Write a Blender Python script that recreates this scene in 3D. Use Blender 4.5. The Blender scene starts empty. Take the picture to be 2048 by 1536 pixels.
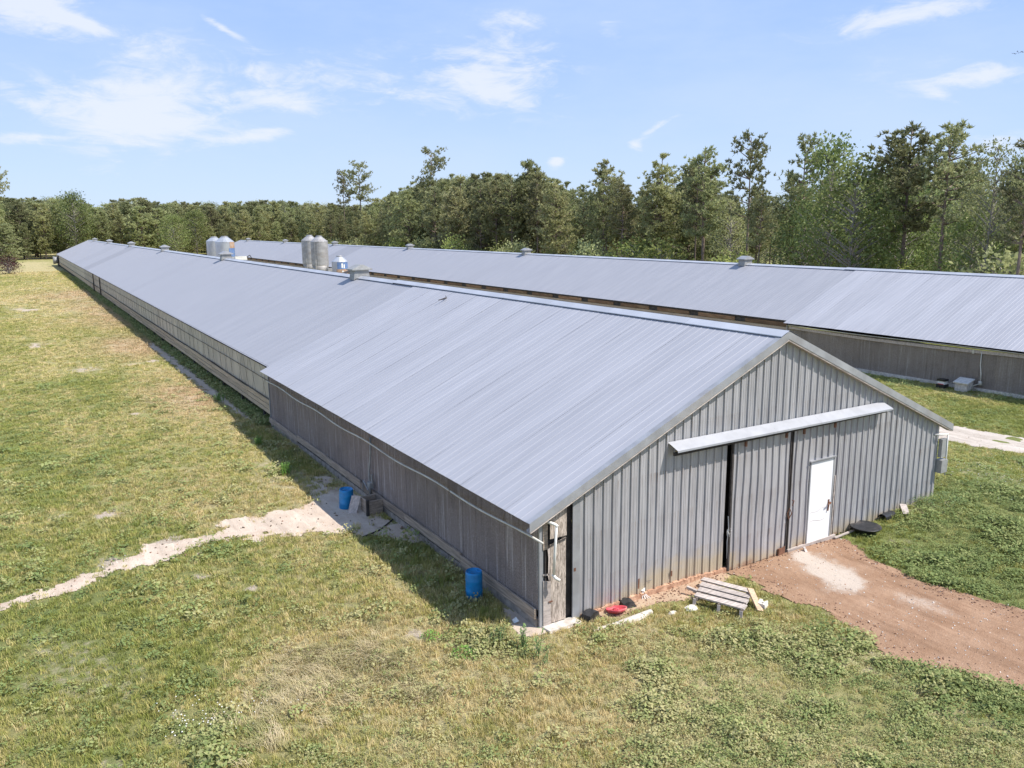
import bpy, bmesh, math, random
import numpy as np
from mathutils import Vector, Matrix
random.seed(7)
RNG = np.random.default_rng(7)
S = bpy.context.scene
PI = math.pi

# ------------------------------------------------------------------ camera
CAM = np.array([-7.9185, -11.9135, 7.6389])
YAW, PITCH, ROLL, FPX = 0.5483, -0.1958, -0.0097, 1608.65
_f = np.array([math.sin(YAW)*math.cos(PITCH), math.cos(YAW)*math.cos(PITCH), math.sin(PITCH)])
_r = np.array([math.cos(YAW), -math.sin(YAW), 0.0]); _u = np.cross(_r, _f)
CR = _r*math.cos(ROLL) + _u*math.sin(ROLL)
CU = -_r*math.sin(ROLL) + _u*math.cos(ROLL)
CF = _f
cam = bpy.data.cameras.new("camera")
cam.sensor_width = 36.0
cam.lens = FPX/2048*36.0
cam.clip_start = 0.1
cam.clip_end = 6000
camo = bpy.data.objects.new("camera", cam)
M = Matrix(((CR[0], CU[0], -CF[0], CAM[0]), (CR[1], CU[1], -CF[1], CAM[1]), (CR[2], CU[2], -CF[2], CAM[2]), (0, 0, 0, 1)))
camo.matrix_world = M
S.collection.objects.link(camo)
S.camera = camo

# ------------------------------------------------------------------ light
SUN_TO = Vector((1.10, -1.18, 2.22)).normalized()      # towards the sun
EL = math.asin(SUN_TO.z); AZ = math.atan2(SUN_TO.x, SUN_TO.y)
sun = bpy.data.lights.new("sun", 'SUN')
sun.energy = 4.3
sun.angle = math.radians(0.5)
sun.color = (1.0, 0.955, 0.89)
suno = bpy.data.objects.new("sun", sun)
suno.rotation_euler = SUN_TO.to_track_quat('Z', 'Y').to_euler()
suno.location = (30, -40, 80)
S.collection.objects.link(suno)
S.view_settings.view_transform = 'Standard'
S.view_settings.look = 'None'
S.view_settings.exposure = 0.65
S.view_settings.gamma = 1.0
S.view_settings.use_curve_mapping = False
SKY_STRENGTH = 0.145

def raydir(px, py):
    d = CF*FPX + CR*(px-1024) - CU*(py-768)
    return d/np.linalg.norm(d)

class NT:
    """small helper to wire shader nodes"""
    def __init__(s, tree): s.t = tree; s.n = tree.nodes; s.l = tree.links
    def new(s, typ, **kw):
        n = s.n.new(typ)
        for k, v in kw.items(): setattr(n, k, v)
        return n
    def put(s, sock, v):
        if v is None: return
        if isinstance(v, bpy.types.NodeSocket): s.l.new(v, sock)
        else:
            if hasattr(sock.default_value, '__len__'):
                v = tuple(v) if hasattr(v, '__len__') else (v,)*len(sock.default_value)
                if len(v) == 3 and len(sock.default_value) == 4: v = v + (1.0,)
            sock.default_value = v
    def math(s, op, a, b=None, c=None, clamp=False):
        n = s.new('ShaderNodeMath', operation=op); n.use_clamp = clamp
        s.put(n.inputs[0], a)
        if b is not None: s.put(n.inputs[1], b)
        if c is not None: s.put(n.inputs[2], c)
        return n.outputs[0]
    def ramp(s, v, a, b, lo=0.0, hi=1.0):
        n = s.new('ShaderNodeMapRange', interpolation_type='SMOOTHSTEP')
        s.put(n.inputs[0], v); s.put(n.inputs[1], a); s.put(n.inputs[2], b); s.put(n.inputs[3], lo); s.put(n.inputs[4], hi)
        return n.outputs[0]
    def mix(s, fac, a, b, blend='MIX'):
        n = s.new('ShaderNodeMix', data_type='RGBA', blend_type=blend)
        s.put(n.inputs[0], fac); s.put(n.inputs[6], a); s.put(n.inputs[7], b)
        return n.outputs[2]
    def noise(s, vec, scale=5.0, detail=4.0, rough=0.55, dist=0.0):
        n = s.new('ShaderNodeTexNoise')
        if vec is not None: s.put(n.inputs['Vector'], vec)
        n.inputs['Scale'].default_value = scale; n.inputs['Detail'].default_value = detail
        n.inputs['Roughness'].default_value = rough; n.inputs['Distortion'].default_value = dist
        return n.outputs[0]
    def mapping(s, vec, scale=(1, 1, 1), loc=(0, 0, 0), rot=(0, 0, 0)):
        n = s.new('ShaderNodeMapping'); s.put(n.inputs[0], vec)
        n.inputs[1].default_value = loc; n.inputs[2].default_value = rot; n.inputs[3].default_value = scale
        return n.outputs[0]

# ------------------------------------------------------------------ sky
W = bpy.data.worlds.new("World"); S.world = W; W.use_nodes = True
w = NT(W.node_tree); w.n.clear()
sky = w.new('ShaderNodeTexSky', sky_type='NISHITA')
sky.sun_disc = False; sky.sun_elevation = EL; sky.sun_rotation = AZ
sky.altitude = 50; sky.air_density = 1.0; sky.dust_density = 0.15; sky.ozone_density = 2.5
tc = w.new('ShaderNodeTexCoord')
sep = w.new('ShaderNodeSeparateXYZ'); w.put(sep.inputs[0], tc.outputs['Generated'])
azn = w.math('ARCTAN2', sep.outputs[0], sep.outputs[1])
eln = w.math('ARCSINE', sep.outputs[2])
comb = w.new('ShaderNodeCombineXYZ'); w.put(comb.inputs[0], azn); w.put(comb.inputs[1], eln)
v1 = w.mapping(comb.outputs[0], scale=(5.5, 17, 1), rot=(0, 0, 0.16))
warp = w.noise(v1, 1.1, 2, 0.5)
n1 = w.noise(v1, 1.6, 9, 0.62, 1.3)
v2 = w.mapping(comb.outputs[0], scale=(9, 26, 1), rot=(0, 0, -0.30), loc=(3, 1, 0))
n2 = w.noise(v2, 2.4, 8, 0.68, 0.9)
grain = w.math('ADD', w.math('MULTIPLY', n1, 0.6), w.math('MULTIPLY', n2, 0.4))
total = None
# px, py, half width, half height (photo pixels), tilt, strength
CLOUDS = [(70, 15, 150, 38, 0.22, 0.95), (160, 45, 80, 10, 0.25, 0.8), (290, 225, 110, 55, -0.35, 0.95), (130, 215, 190, 32, 0.12, 0.55),
          (560, 205, 75, 17, 0.08, 0.85), (520, 270, 90, 9, -0.2, 0.6), (455, 62, 42, 6, 0.5, 0.8), (40, 275, 60, 9, 0.0, 0.8),
          (640, 160, 240, 36, 0.1, 0.32), (1010, 130, 90, 55, 0.2, 0.62), (985, 185, 75, 16, 0.35, 0.65), (1050, 40, 48, 12, 0.1, 0.55),
          (1860, 15, 150, 22, -0.1, 0.75), (1980, 148, 85, 18, -0.12, 0.8), (1880, 190, 40, 10, 0.4, 0.6), (1310, 256, 33, 7, -0.5, 0.95),
          (1270, 292, 14, 8, 0.2, 0.8), (1115, 323, 14, 9, -0.4, 1.0), (2000, 280, 110, 25, 0.0, 0.35), (215, 345, 40, 18, 0.0, 0.3), (1440, 395, 30, 9, 0, .6), (300, 200, 420, 110, 0.1, 0.15), (900, 140, 330, 110, 0.2, 0.14), (1750, 150, 260, 110, -0.2, 0.15), (1220, 60, 40, 20, 0.3, 0.4)]
for (px, py, hw, hh, tilt, st) in CLOUDS:
    d = raydir(px, py); a = math.atan2(d[0], d[1]); e = math.asin(d[2])
    d2 = raydir(px+10, py); a2 = math.atan2(d2[0], d2[1]); k = (a2-a)/10
    d3 = raydir(px, py-10); ke = (math.asin(d3[2])-e)/10
    dx = w.math('DIVIDE', w.math('SUBTRACT', azn, a), k)
    dy = w.math('DIVIDE', w.math('SUBTRACT', eln, e), ke)
    c, s_ = math.cos(tilt), math.sin(tilt)
    u = w.math('DIVIDE', w.math('SUBTRACT', w.math('MULTIPLY', dx, c), w.math('MULTIPLY', dy, s_)), hw*1.25)
    v = w.math('DIVIDE', w.math('ADD', w.math('MULTIPLY', dx, s_), w.math('MULTIPLY', dy, c)), hh*1.25)
    r2 = w.math('ADD', w.math('MULTIPLY', u, u), w.math('MULTIPLY', v, v))
    g = w.math('MULTIPLY', w.math('EXPONENT', w.math('MULTIPLY', r2, -1.0)), st)
    total = g if total is None else w.math('ADD', total, g)
# the sky outside the frame carries the same thin wisps
inside = w.ramp(w.math('ABSOLUTE', w.math('SUBTRACT', azn, YAW)), 0.62, 0.9)
high = w.ramp(eln, 0.30, 0.5)
other = w.math('MAXIMUM', inside, high)
wisps = w.math('MULTIPLY', w.math('MULTIPLY', w.ramp(w.noise(tc.outputs['Generated'], 2.2, 3, 0.5), 0.48, 0.75), 0.8), other)
total = w.math('ADD', total, wisps)
mask = w.ramp(w.math('ADD', w.math('MULTIPLY', total, 0.75), w.math('MULTIPLY', w.math('SUBTRACT', grain, 0.5), 2.6)), 0.12, 0.80)
mask = w.math('MULTIPLY', mask, w.ramp(total, 0.02, 0.35))
veil = w.math('MULTIPLY', w.ramp(w.noise(w.mapping(comb.outputs[0], scale=(2.2, 7, 1), rot=(0, 0, 0.2)), 1.2, 6, 0.6), 0.34, 0.68), 0.36)
air = w.mix(w.ramp(eln, 0.0, 0.30), (2.5, 3.2, 4.4), (1.65, 2.48, 4.45))
air = w.mix(w.ramp(eln, 0.30, 1.4), air, (0.9, 1.75, 3.7))
skyc = w.mix(0.9, sky.outputs[0], air)
skyc = w.mix(veil, skyc, (2.9, 3.5, 4.5))
skyc = w.mix(w.math('MULTIPLY', mask, 0.8), skyc, (3.85, 4.05, 4.45))
bg = w.new('ShaderNodeBackground'); w.put(bg.inputs[0], skyc); bg.inputs[1].default_value = SKY_STRENGTH
wo = w.new('ShaderNodeOutputWorld'); w.l.new(bg.outputs[0], wo.inputs[0])

# ------------------------------------------------------------------ value noise
def _h(ix, iy, seed):
    n = (ix.astype(np.int64)*374761393 + iy.astype(np.int64)*668265263 + seed*1442695041) & 0xFFFFFFFF
    n = ((n ^ (n >> 13))*1274126177) & 0xFFFFFFFF
    return ((n ^ (n >> 16)) & 0xFFFF)/65535.0
def vnoise(x, y, seed=0):
    x = np.asarray(x, float); y = np.asarray(y, float)
    ix = np.floor(x); iy = np.floor(y); fx = x-ix; fy = y-iy
    fx = fx*fx*(3-2*fx); fy = fy*fy*(3-2*fy)
    a = _h(ix, iy, seed); b = _h(ix+1, iy, seed); c = _h(ix, iy+1, seed); d = _h(ix+1, iy+1, seed)
    return (a*(1-fx)+b*fx)*(1-fy)+(c*(1-fx)+d*fx)*fy
def fbm(x, y, seed=0, oc=4):
    s = 0; a = 0.5; t = 0
    for i in range(oc):
        s = s + a*vnoise(np.asarray(x)*2**i+i*17.3, np.asarray(y)*2**i-i*9.1, seed+i); t += a; a *= 0.5
    return s/t
def sst(v, a, b):
    t = np.clip((np.asarray(v, float)-a)/(b-a), 0, 1); return t*t*(3-2*t)

# ------------------------------------------------------------------ terrain height
def tz(x, y):
    x = np.asarray(x, float); y = np.asarray(y, float)
    prof = np.interp(y, [-50, 2, 4.5, 7, 9, 12, 15, 19, 27, 50, 85, 130, 185, 260], [0, 0, .05, .04, .03, .06, .10, .12, .14, .14, .12, .10, .05, 0])
    side = sst(-x, 0.35, 1.15)
    farl = 1-sst(-x, 14, 40)*0.5
    z = prof*side*farl
    z = z + prof*0.35*(1-side)*(x < 6)
    rise = 0.26*sst(x, 9, 12.6)*(1-sst(x, 15, 24)) - 0.62*sst(x, 14, 25)
    z = z + rise
    z = z + 0.05*(fbm(x*0.35, y*0.35, 3, 3)-0.5)*sst(np.abs(x-6.4), 6.5, 8) + 0.035*(fbm(x*1.7, y*1.7, 9, 2)-0.5)
    return z
def at(px, py):
    """where the view ray through a photo pixel meets the terrain"""
    d = raydir(px, py); z = 0.0
    for i in range(12):
        p = CAM + d*(z-CAM[2])/d[2]; z = float(tz(p[0], p[1]))
    return p
def atX(px, py, X):
    d = raydir(px, py); return CAM + d*(X-CAM[0])/d[0]
def proj(P):
    P = np.asarray(P, float) - CAM
    f = P@CF
    return 1024+FPX*(P@CR)/f, 768-FPX*(P@CU)/f, f

# ------------------------------------------------------------------ object helpers
def tag(o, label=None, cat=None, group=None, kind=None):
    if label: o['label'] = label
    if cat: o['category'] = cat
    if group: o['group'] = group
    if kind: o['kind'] = kind
    return o
def link(o, parent=None):
    S.collection.objects.link(o)
    if parent is not None: o.parent = parent
    return o
def empty(name, loc=(0, 0, 0), rz=0):
    o = bpy.data.objects.new(name, None); o.location = loc; o.rotation_euler = (0, 0, rz); o.empty_display_size = 0.3
    return link(o)
class MB:
    def __init__(s): s.v = []; s.f = []; s.m = []
    def add(s, vs, fs, mi=0):
        b = len(s.v); s.v += [tuple(map(float, p)) for p in vs]
        s.f += [tuple(b+i for i in f) for f in fs]; s.m += [mi]*len(fs); return s
    def box(s, c, d, rot=None, mi=0, jit=0):
        x, y, z = d[0]/2, d[1]/2, d[2]/2
        P = [Vector((sx*x, sy*y, sz*z)) for sz in (-1, 1) for sy in (-1, 1) for sx in (-1, 1)]
        if jit: P = [p+Vector((random.uniform(-jit, jit), random.uniform(-jit, jit), random.uniform(-jit, jit))) for p in P]
        if rot is not None: P = [rot @ p for p in P]
        P = [p+Vector(c) for p in P]
        return s.add(P, [(0, 2, 3, 1), (4, 5, 7, 6), (0, 1, 5, 4), (2, 6, 7, 3), (0, 4, 6, 2), (1, 3, 7, 5)], mi)
    def bar(s, a, b, wd, th, up=(0, 0, 1), mi=0, jit=0):
        a, b = Vector(a), Vector(b); d = (b-a); L = d.length; d.normalize()
        u = Vector(up); sd = d.cross(u)
        if sd.length < 1e-4: sd = d.cross(Vector((1, 0, 0)))
        sd.normalize(); u = sd.cross(d)
        rot = Matrix((d, sd, u)).transposed()
        return s.box((a+b)/2, (L, wd, th), rot, mi, jit)
    def tube(s, pts, r, n=8, mi=0, cap=True):
        pts = [Vector(p) for p in pts]; rr = r if hasattr(r, '__len__') else [r]*len(pts)
        rings = []; prev = None
        for i, p in enumerate(pts):
            t = (pts[min(i+1, len(pts)-1)]-pts[max(i-1, 0)]).normalized()
            if prev is None:
                a = t.cross(Vector((0, 0, 1)));
                if a.length < 0.05: a = t.cross(Vector((1, 0, 0)))
            else: a = prev - t*prev.dot(t)
            a.normalize(); prev = a; b = t.cross(a)
            rings.append([p+(a*math.cos(2*PI*k/n)+b*math.sin(2*PI*k/n))*rr[i] for k in range(n)])
        V = [q for ring in rings for q in ring]; F = []
        for i in range(len(pts)-1):
            for k in range(n): F.append((i*n+k, i*n+(k+1) % n, (i+1)*n+(k+1) % n, (i+1)*n+k))
        if cap: F.append(tuple(range(n))[::-1]); F.append(tuple((len(pts)-1)*n+k for k in range(n)))
        return s.add(V, F, mi)
    def lathe(s, prof, n=24, c=(0, 0, 0), mi=0, ax=None):
        V = []; F = []; c = Vector(c)
        for (r, z) in prof:
            for k in range(n):
                p = Vector((r*math.cos(2*PI*k/n), r*math.sin(2*PI*k/n), z))
                if ax is not None: p = ax @ p
                V.append(p+c)
        for i in range(len(prof)-1):
            for k in range(n): F.append((i*n+k, i*n+(k+1) % n, (i+1)*n+(k+1) % n, (i+1)*n+k))
        if prof[0][0] > 1e-4: F.append(tuple(range(n))[::-1])
        if prof[-1][0] > 1e-4: F.append(tuple((len(prof)-1)*n+k for k in range(n)))
        return s.add(V, F, mi)
    def mesh(s, name, mats, smooth=False):
        me = bpy.data.meshes.new(name); me.from_pydata(s.v, [], s.f)
        for m in (mats if isinstance(mats, (list, tuple)) else [mats]): me.materials.append(m)
        if any(s.m): me.polygons.foreach_set('material_index', s.m)
        if smooth: me.polygons.foreach_set('use_smooth', [True]*len(s.f))
        me.update(); return me
    def build(s, name, mats, parent=None, smooth=False, loc=None):
        o = bpy.data.objects.new(name, s.mesh(name, mats, smooth))
        if loc is not None: o.location = loc
        return link(o, parent)
def npmesh(name, V, F, mats, smooth=False):
    V = np.asarray(V, np.float32); F = np.asarray(F, np.int32)
    me = bpy.data.meshes.new(name); k = F.shape[1]
    me.vertices.add(len(V)); me.vertices.foreach_set('co', V.ravel())
    me.loops.add(F.size); me.loops.foreach_set('vertex_index', F.ravel())
    me.polygons.add(len(F)); me.polygons.foreach_set('loop_start', np.arange(0, F.size, k)); me.polygons.foreach_set('loop_total', np.full(len(F), k))
    for m in (mats if isinstance(mats, (list, tuple)) else [mats]): me.materials.append(m)
    if smooth: me.polygons.foreach_set('use_smooth', np.ones(len(F), bool))
    me.update(); me.validate(); return me
def put(name, me, parent=None, loc=(0, 0, 0), rz=0):
    o = bpy.data.objects.new(name, me); o.location = loc; o.rotation_euler = (0, 0, rz); return link(o, parent)

# ------------------------------------------------------------------ materials
def newmat(name):
    m = bpy.data.materials.new(name); m.use_nodes = True; t = NT(m.node_tree)
    b = t.n['Principled BSDF']; return m, t, b
def wpos(t): return t.new('ShaderNodeNewGeometry').outputs['Position']
def simple(name, col, rough=0.6, metal=0.0, var=0.25, scale=6.0, stretch=(1, 1, 1), bump=0.0, dirt=None, dirtamt=0.4, rand=0.0, col2=None, bscale=None, spec=None, world=False, dist=0.0):
    m, t, b = newmat(name)
    vec = wpos(t) if world else t.new('ShaderNodeTexCoord').outputs['Object']
    vm = t.mapping(vec, scale=stretch)
    n = t.noise(vm, scale, 6, 0.6, dist)
    lo = tuple(c*(1-var) for c in col); hi = tuple(min(1, c*(1+var)) for c in (col2 or col))
    c = t.mix(t.ramp(n, 0.3, 0.7), lo, hi)
    if dirt:
        n3 = t.noise(vm, scale*0.35, 7, 0.7)
        c = t.mix(t.math('MULTIPLY', t.ramp(n3, 0.5, 0.68), dirtamt), c, dirt)
    if rand:
        oi = t.new('ShaderNodeObjectInfo').outputs['Random']
        hs = t.new('ShaderNodeHueSaturation'); t.put(hs.inputs['Color'], c); t.put(hs.inputs['Value'], t.ramp(oi, 0, 1, 1-rand, 1+rand)); c = hs.outputs[0]
    t.put(b.inputs['Base Color'], c); b.inputs['Roughness'].default_value = rough; b.inputs['Metallic'].default_value = metal
    if spec is not None: b.inputs['Specular IOR Level'].default_value = spec
    if bump:
        bn = t.new('ShaderNodeBump'); bn.inputs['Strength'].default_value = bump; bn.inputs['Distance'].default_value = 0.02
        t.put(bn.inputs['Height'], t.noise(vm, bscale or scale*4, 5, 0.65)); t.put(b.inputs['Normal'], bn.outputs[0])
    return m
def metal_roof(name, base, bands):
    m, t, b = newmat(name); pos = wpos(t)
    sp = t.new('ShaderNodeSeparateXYZ'); t.put(sp.inputs[0], pos)
    n = t.noise(t.mapping(pos, scale=(0.25, 2.2, 0.25)), 1.3, 6, 0.6)
    fine = t.noise(t.mapping(pos, scale=(3, 40, 3)), 2.0, 4, 0.7)
    c = t.mix(t.ramp(n, 0.25, 0.75), tuple(x*0.93 for x in base), tuple(x*1.06 for x in base))
    c = t.mix(t.math('MULTIPLY', t.ramp(fine, 0.45, 0.75), 0.14), c, (0.30, 0.29, 0.30))
    spots = t.noise(pos, 14, 2, 0.5)
    c = t.mix(t.ramp(spots, 0.79, 0.83, 0, 0.5), c, (0.10, 0.09, 0.09))
    if bands:   # batches of sheets that weathered differently
        for (ya, yb, k) in bands:
            f = t.math('MULTIPLY', t.ramp(sp.outputs[1], ya, ya+0.06), t.ramp(sp.outputs[1], yb, yb+0.06, 1, 0))
            c = t.mix(f, c, t.mix(1.0, c, (k, k, k), 'MULTIPLY'))
    oi = t.new('ShaderNodeObjectInfo').outputs['Random']
    hs = t.new('ShaderNodeHueSaturation'); t.put(hs.inputs['Color'], c); t.put(hs.inputs['Value'], t.ramp(oi, 0, 1, 0.955, 1.035)); c = hs.outputs[0]
    t.put(b.inputs['Base Color'], c); b.inputs['Metallic'].default_value = 0.12
    t.put(b.inputs['Roughness'], t.ramp(n, 0.2, 0.8, 0.5, 0.62))
    bn = t.new('ShaderNodeBump'); bn.inputs['Strength'].default_value = 0.12; bn.inputs['Distance'].default_value = 0.05
    t.put(bn.inputs['Height'], t.noise(t.mapping(pos, scale=(0.6, 2.5, 0.6)), 1.8, 3, 0.5)); t.put(b.inputs['Normal'], bn.outputs[0])
    return m
ROOFC = (0.352, 0.350, 0.372)
M_roof = metal_roof('galvanized_roof_front', tuple(c*1.03 for c in ROOFC), None)
M_roofb = metal_roof('galvanized_roof_rear', tuple(c*0.92 for c in ROOFC), [(33, 34, 0.985), (61, 63.5, 0.97), (106, 113, 0.86), (124, 133, 0.96)])
def siding_mat():
    m, t, b = newmat('galvanized_siding'); pos = wpos(t)
    sp = t.new('ShaderNodeSeparateXYZ'); t.put(sp.inputs[0], pos)
    n = t.noise(t.mapping(pos, scale=(5, 1, 0.5)), 1.6, 6, 0.65)
    c = t.mix(t.ramp(n, 0.25, 0.75), (0.315, 0.306, 0.312), (0.455, 0.446, 0.455))
    n2 = t.noise(t.mapping(pos, scale=(22, 1, 0.35)), 1.5, 4, 0.7)
    c = t.mix(t.math('MULTIPLY', t.ramp(n2, 0.5, 0.75), 0.35), c, (0.25, 0.22, 0.20))
    # rust weeping from the fixing rows
    for zr in (0.75, 1.7, 2.65, 3.6):
        row = t.math('MULTIPLY', t.ramp(sp.outputs[2], zr+0.01, zr-0.005), t.ramp(sp.outputs[2], zr-0.34, zr))
        c = t.mix(t.math('MULTIPLY', t.math('MULTIPLY', row, t.ramp(n2, 0.5, 0.68)), 0.55), c, (0.20, 0.13, 0.09))
    # rust and clay splash along the foot, strongest in the middle of the left half
    zz = t.math('ADD', sp.outputs[2], t.math('MULTIPLY', t.math('SUBTRACT', t.noise(t.mapping(pos, scale=(1.2, 1, 2)), 1.6, 5, 0.6), 0.5), 0.75))
    mid = t.math('MULTIPLY', t.ramp(sp.outputs[0], 1.0, 3.4), t.ramp(sp.outputs[0], 4.7, 5.3, 1, 0.25))
    hgt = t.math('ADD', t.math('MULTIPLY', mid, 0.42), 0.14)
    st = t.ramp(t.math('SUBTRACT', zz, hgt), -0.22, 0.22, 1, 0)
    c = t.mix(t.math('MULTIPLY', st, 0.62), c, (0.50, 0.39, 0.22))
    clay = t.ramp(t.math('ADD', zz, t.math('MULTIPLY', n2, 0.2)), 0.02, 0.22, 1, 0)
    c = t.mix(t.math('MULTIPLY', clay, 0.8), c, (0.33, 0.17, 0.10))
    oi = t.new('ShaderNodeObjectInfo').outputs['Random']
    hs = t.new('ShaderNodeHueSaturation'); t.put(hs.inputs['Color'], c); t.put(hs.inputs['Value'], t.ramp(oi, 0, 1, 0.93, 1.06)); c = hs.outputs[0]
    t.put(b.inputs['Base Color'], c); b.inputs['Metallic'].default_value = 0.2; b.inputs['Roughness'].default_value = 0.52
    bn = t.new('ShaderNodeBump'); bn.inputs['Strength'].default_value = 0.25; bn.inputs['Distance'].default_value = 0.03
    t.put(bn.inputs['Height'], t.noise(t.mapping(pos, scale=(2.5, 1, 0.9)), 2.2, 3, 0.5)); t.put(b.inputs['Normal'], bn.outputs[0])
    return m
M_side = siding_mat()
M_trim = simple('galvanized_trim', (0.33, 0.333, 0.345), 0.5, 0.3, 0.15, 2.0, bump=0.1, dirt=(0.25, 0.2, 0.16), dirtamt=0.3, rand=0.05)
M_hood = simple('bright_galvanized_hood', (0.36, 0.365, 0.385), 0.45, 0.3, 0.08, 3.0, rand=0.05)
M_cap = simple('ridge_cap_metal', (0.47, 0.475, 0.50), 0.45, 0.25, 0.08, 1.0, rand=0.05, dirt=(0.4, 0.33, 0.27), dirtamt=0.2)
def pad_mat(name, a, b_, streak):
    m, t, b = newmat(name); pos = wpos(t)
    oi = t.new('ShaderNodeObjectInfo').outputs['Random']
    fine = t.noise(t.mapping(pos, scale=(1, 24, 24)), 3.0, 3, 0.8)
    c = t.mix(t.ramp(fine, 0.38, 0.64), a, b_)
    st = t.noise(t.mapping(pos, scale=(1, 10, 0.35)), 1.0, 5, 0.75)
    c = t.mix(t.math('MULTIPLY', t.ramp(st, 0.54, 0.68), 0.9), c, streak)
    c = t.mix(t.math('MULTIPLY', t.ramp(st, 0.44, 0.34), 0.5), c, tuple(x*0.6 for x in a))
    hatch = t.noise(t.mapping(pos, scale=(1, 42, 30), rot=(0.6, 0, 0)), 1.0, 2, 0.6)
    c = t.mix(t.math('MULTIPLY', t.ramp(hatch, 0.42, 0.6, 1, 0), 0.3), c, tuple(x*0.45 for x in a))
    big = t.noise(t.mapping(pos, scale=(1, 1, 1)), 0.9, 4, 0.6)
    c = t.mix(t.math('MULTIPLY', t.ramp(big, 0.5, 0.7), 0.25), c, tuple(x*0.6 for x in a))
    hs = t.new('ShaderNodeHueSaturation'); t.put(hs.inputs['Color'], c); t.put(hs.inputs['Value'], t.ramp(oi, 0, 1, 0.95, 1.05)); c = hs.outputs[0]
    t.put(b.inputs['Base Color'], c); b.inputs['Roughness'].default_value = 0.95; b.inputs['Specular IOR Level'].default_value = 0.1
    bn = t.new('ShaderNodeBump'); bn.inputs['Strength'].default_value = 0.8; bn.inputs['Distance'].default_value = 0.02
    wv = t.new('ShaderNodeTexWave', wave_type='BANDS', bands_direction='Z'); t.put(wv.inputs['Vector'], pos); wv.inputs['Scale'].default_value = 14; wv.inputs['Distortion'].default_value = 2
    t.put(bn.inputs['Height'], t.math('ADD', wv.outputs[1], fine)); t.put(b.inputs['Normal'], bn.outputs[0])
    return m
M_pad = pad_mat('cooling_pad_cellulose', (0.25, 0.20, 0.18), (0.54, 0.455, 0.415), (0.74, 0.66, 0.62))
M_pad2 = pad_mat('cooling_pad_weathered', (0.27, 0.225, 0.19), (0.54, 0.46, 0.39), (0.56, 0.50, 0.44))
M_wood = simple('weathered_wood', (0.30, 0.235, 0.18), 0.85, 0, 0.35, 3, (3, 0.6, 12), 0.3, dirt=(0.12, 0.10, 0.085), dirtamt=0.6, rand=0.18)
M_board = simple('tan_wall_board', (0.42, 0.33, 0.22), 0.85, 0, 0.2, 2, (1, 0.4, 10), 0.25, dirt=(0.25, 0.2, 0.15), dirtamt=0.4, rand=0.16)
M_ply = simple('weathered_plywood', (0.30, 0.24, 0.19), 0.9, 0, 0.4, 5, (6, 1, 0.9), 0.5, dirt=(0.13, 0.10, 0.08), dirtamt=0.7, rand=0.08, col2=(0.45, 0.38, 0.32), dist=1.5)
M_greywood = simple('sun_bleached_wood', (0.44, 0.38, 0.34), 0.9, 0, 0.25, 3, (1.2, 9, 4), 0.35, dirt=(0.22, 0.18, 0.15), dirtamt=0.5, rand=0.1)
M_newwood = simple('fresh_yellow_wood', (0.50, 0.35, 0.23), 0.8, 0, 0.2, 4, (1, 8, 8), 0.2)
M_dark = simple('dark_timber_and_shade', (0.045, 0.038, 0.034), 0.9, 0, 0.4, 4, bump=0.2)  # near-black: truly dark parts, and shade painted into gaps and voids
M_black = simple('black_plastic', (0.018, 0.018, 0.02), 0.42, 0, 0.3, 8, bump=0.1, dirt=(0.12, 0.10, 0.085), dirtamt=0.5)
M_blue = simple('blue_plastic', (0.006, 0.20, 0.46), 0.45, 0, 0.18, 5, dirt=(0.07, 0.12, 0.20), dirtamt=0.45)
M_red = simple('faded_red_plastic', (0.58, 0.07, 0.09), 0.5, 0, 0.2, 4, dirt=(0.62, 0.34, 0.28), dirtamt=0.7)
M_pvc = simple('white_pvc', (0.72, 0.70, 0.65), 0.5, 0, 0.1, 4, dirt=(0.5, 0.45, 0.38), dirtamt=0.5)
M_pvcy = simple('aged_pvc', (0.56, 0.53, 0.46), 0.6, 0, 0.15, 3, dirt=(0.35, 0.31, 0.25), dirtamt=0.5)
M_white = simple('white_door_paint', (0.80, 0.80, 0.80), 0.45, 0, 0.04, 2, dirt=(0.58, 0.53, 0.47), dirtamt=0.5, bump=0.05)
M_conc = simple('pale_concrete', (0.58, 0.53, 0.47), 0.9, 0, 0.2, 8, bump=0.4, dirt=(0.36, 0.29, 0.23), dirtamt=0.5)
M_found = simple('stained_concrete', (0.30, 0.26, 0.22), 0.95, 0, 0.3, 6, bump=0.4, dirt=(0.16, 0.12, 0.09), dirtamt=0.6)
M_curt = simple('tan_curtain_fabric', (0.50, 0.44, 0.34), 0.85, 0, 0.13, 0.8, (1, 1.2, 0.5), 0.35, dirt=(0.36, 0.32, 0.25), dirtamt=0.5, bscale=1.2, world=True)
M_curt2 = simple('dusty_curtain_fabric', (0.42, 0.34, 0.27), 0.9, 0, 0.15, 0.7, (1, 1, 2), 0.1, dirt=(0.33, 0.28, 0.22), dirtamt=0.5, world=True)
M_cord = simple('black_cord', (0.03, 0.028, 0.027), 0.8)
M_brown = simple('brown_header_board', (0.20, 0.115, 0.065), 0.9, 0, 0.35, 2, (1, 0.6, 4), 0.2, dirt=(0.32, 0.22, 0.12), dirtamt=0.8, rand=0.3)
M_rust = simple('rusty_iron', (0.19, 0.09, 0.055), 0.85, 0.2, 0.3, 9, bump=0.3)
M_bin = simple('corrugated_bin_steel', (0.45, 0.46, 0.48), 0.42, 0.45, 0.14, 1.3, (1, 1, 0.5), 0, dirt=(0.33, 0.31, 0.29), dirtamt=0.4, rand=0.06)
M_binold = simple('dull_bin_steel', (0.36, 0.35, 0.345), 0.6, 0.3, 0.2, 1.0, (1, 1, 2), 0, dirt=(0.26, 0.22, 0.19), dirtamt=0.6, rand=0.06)
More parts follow.
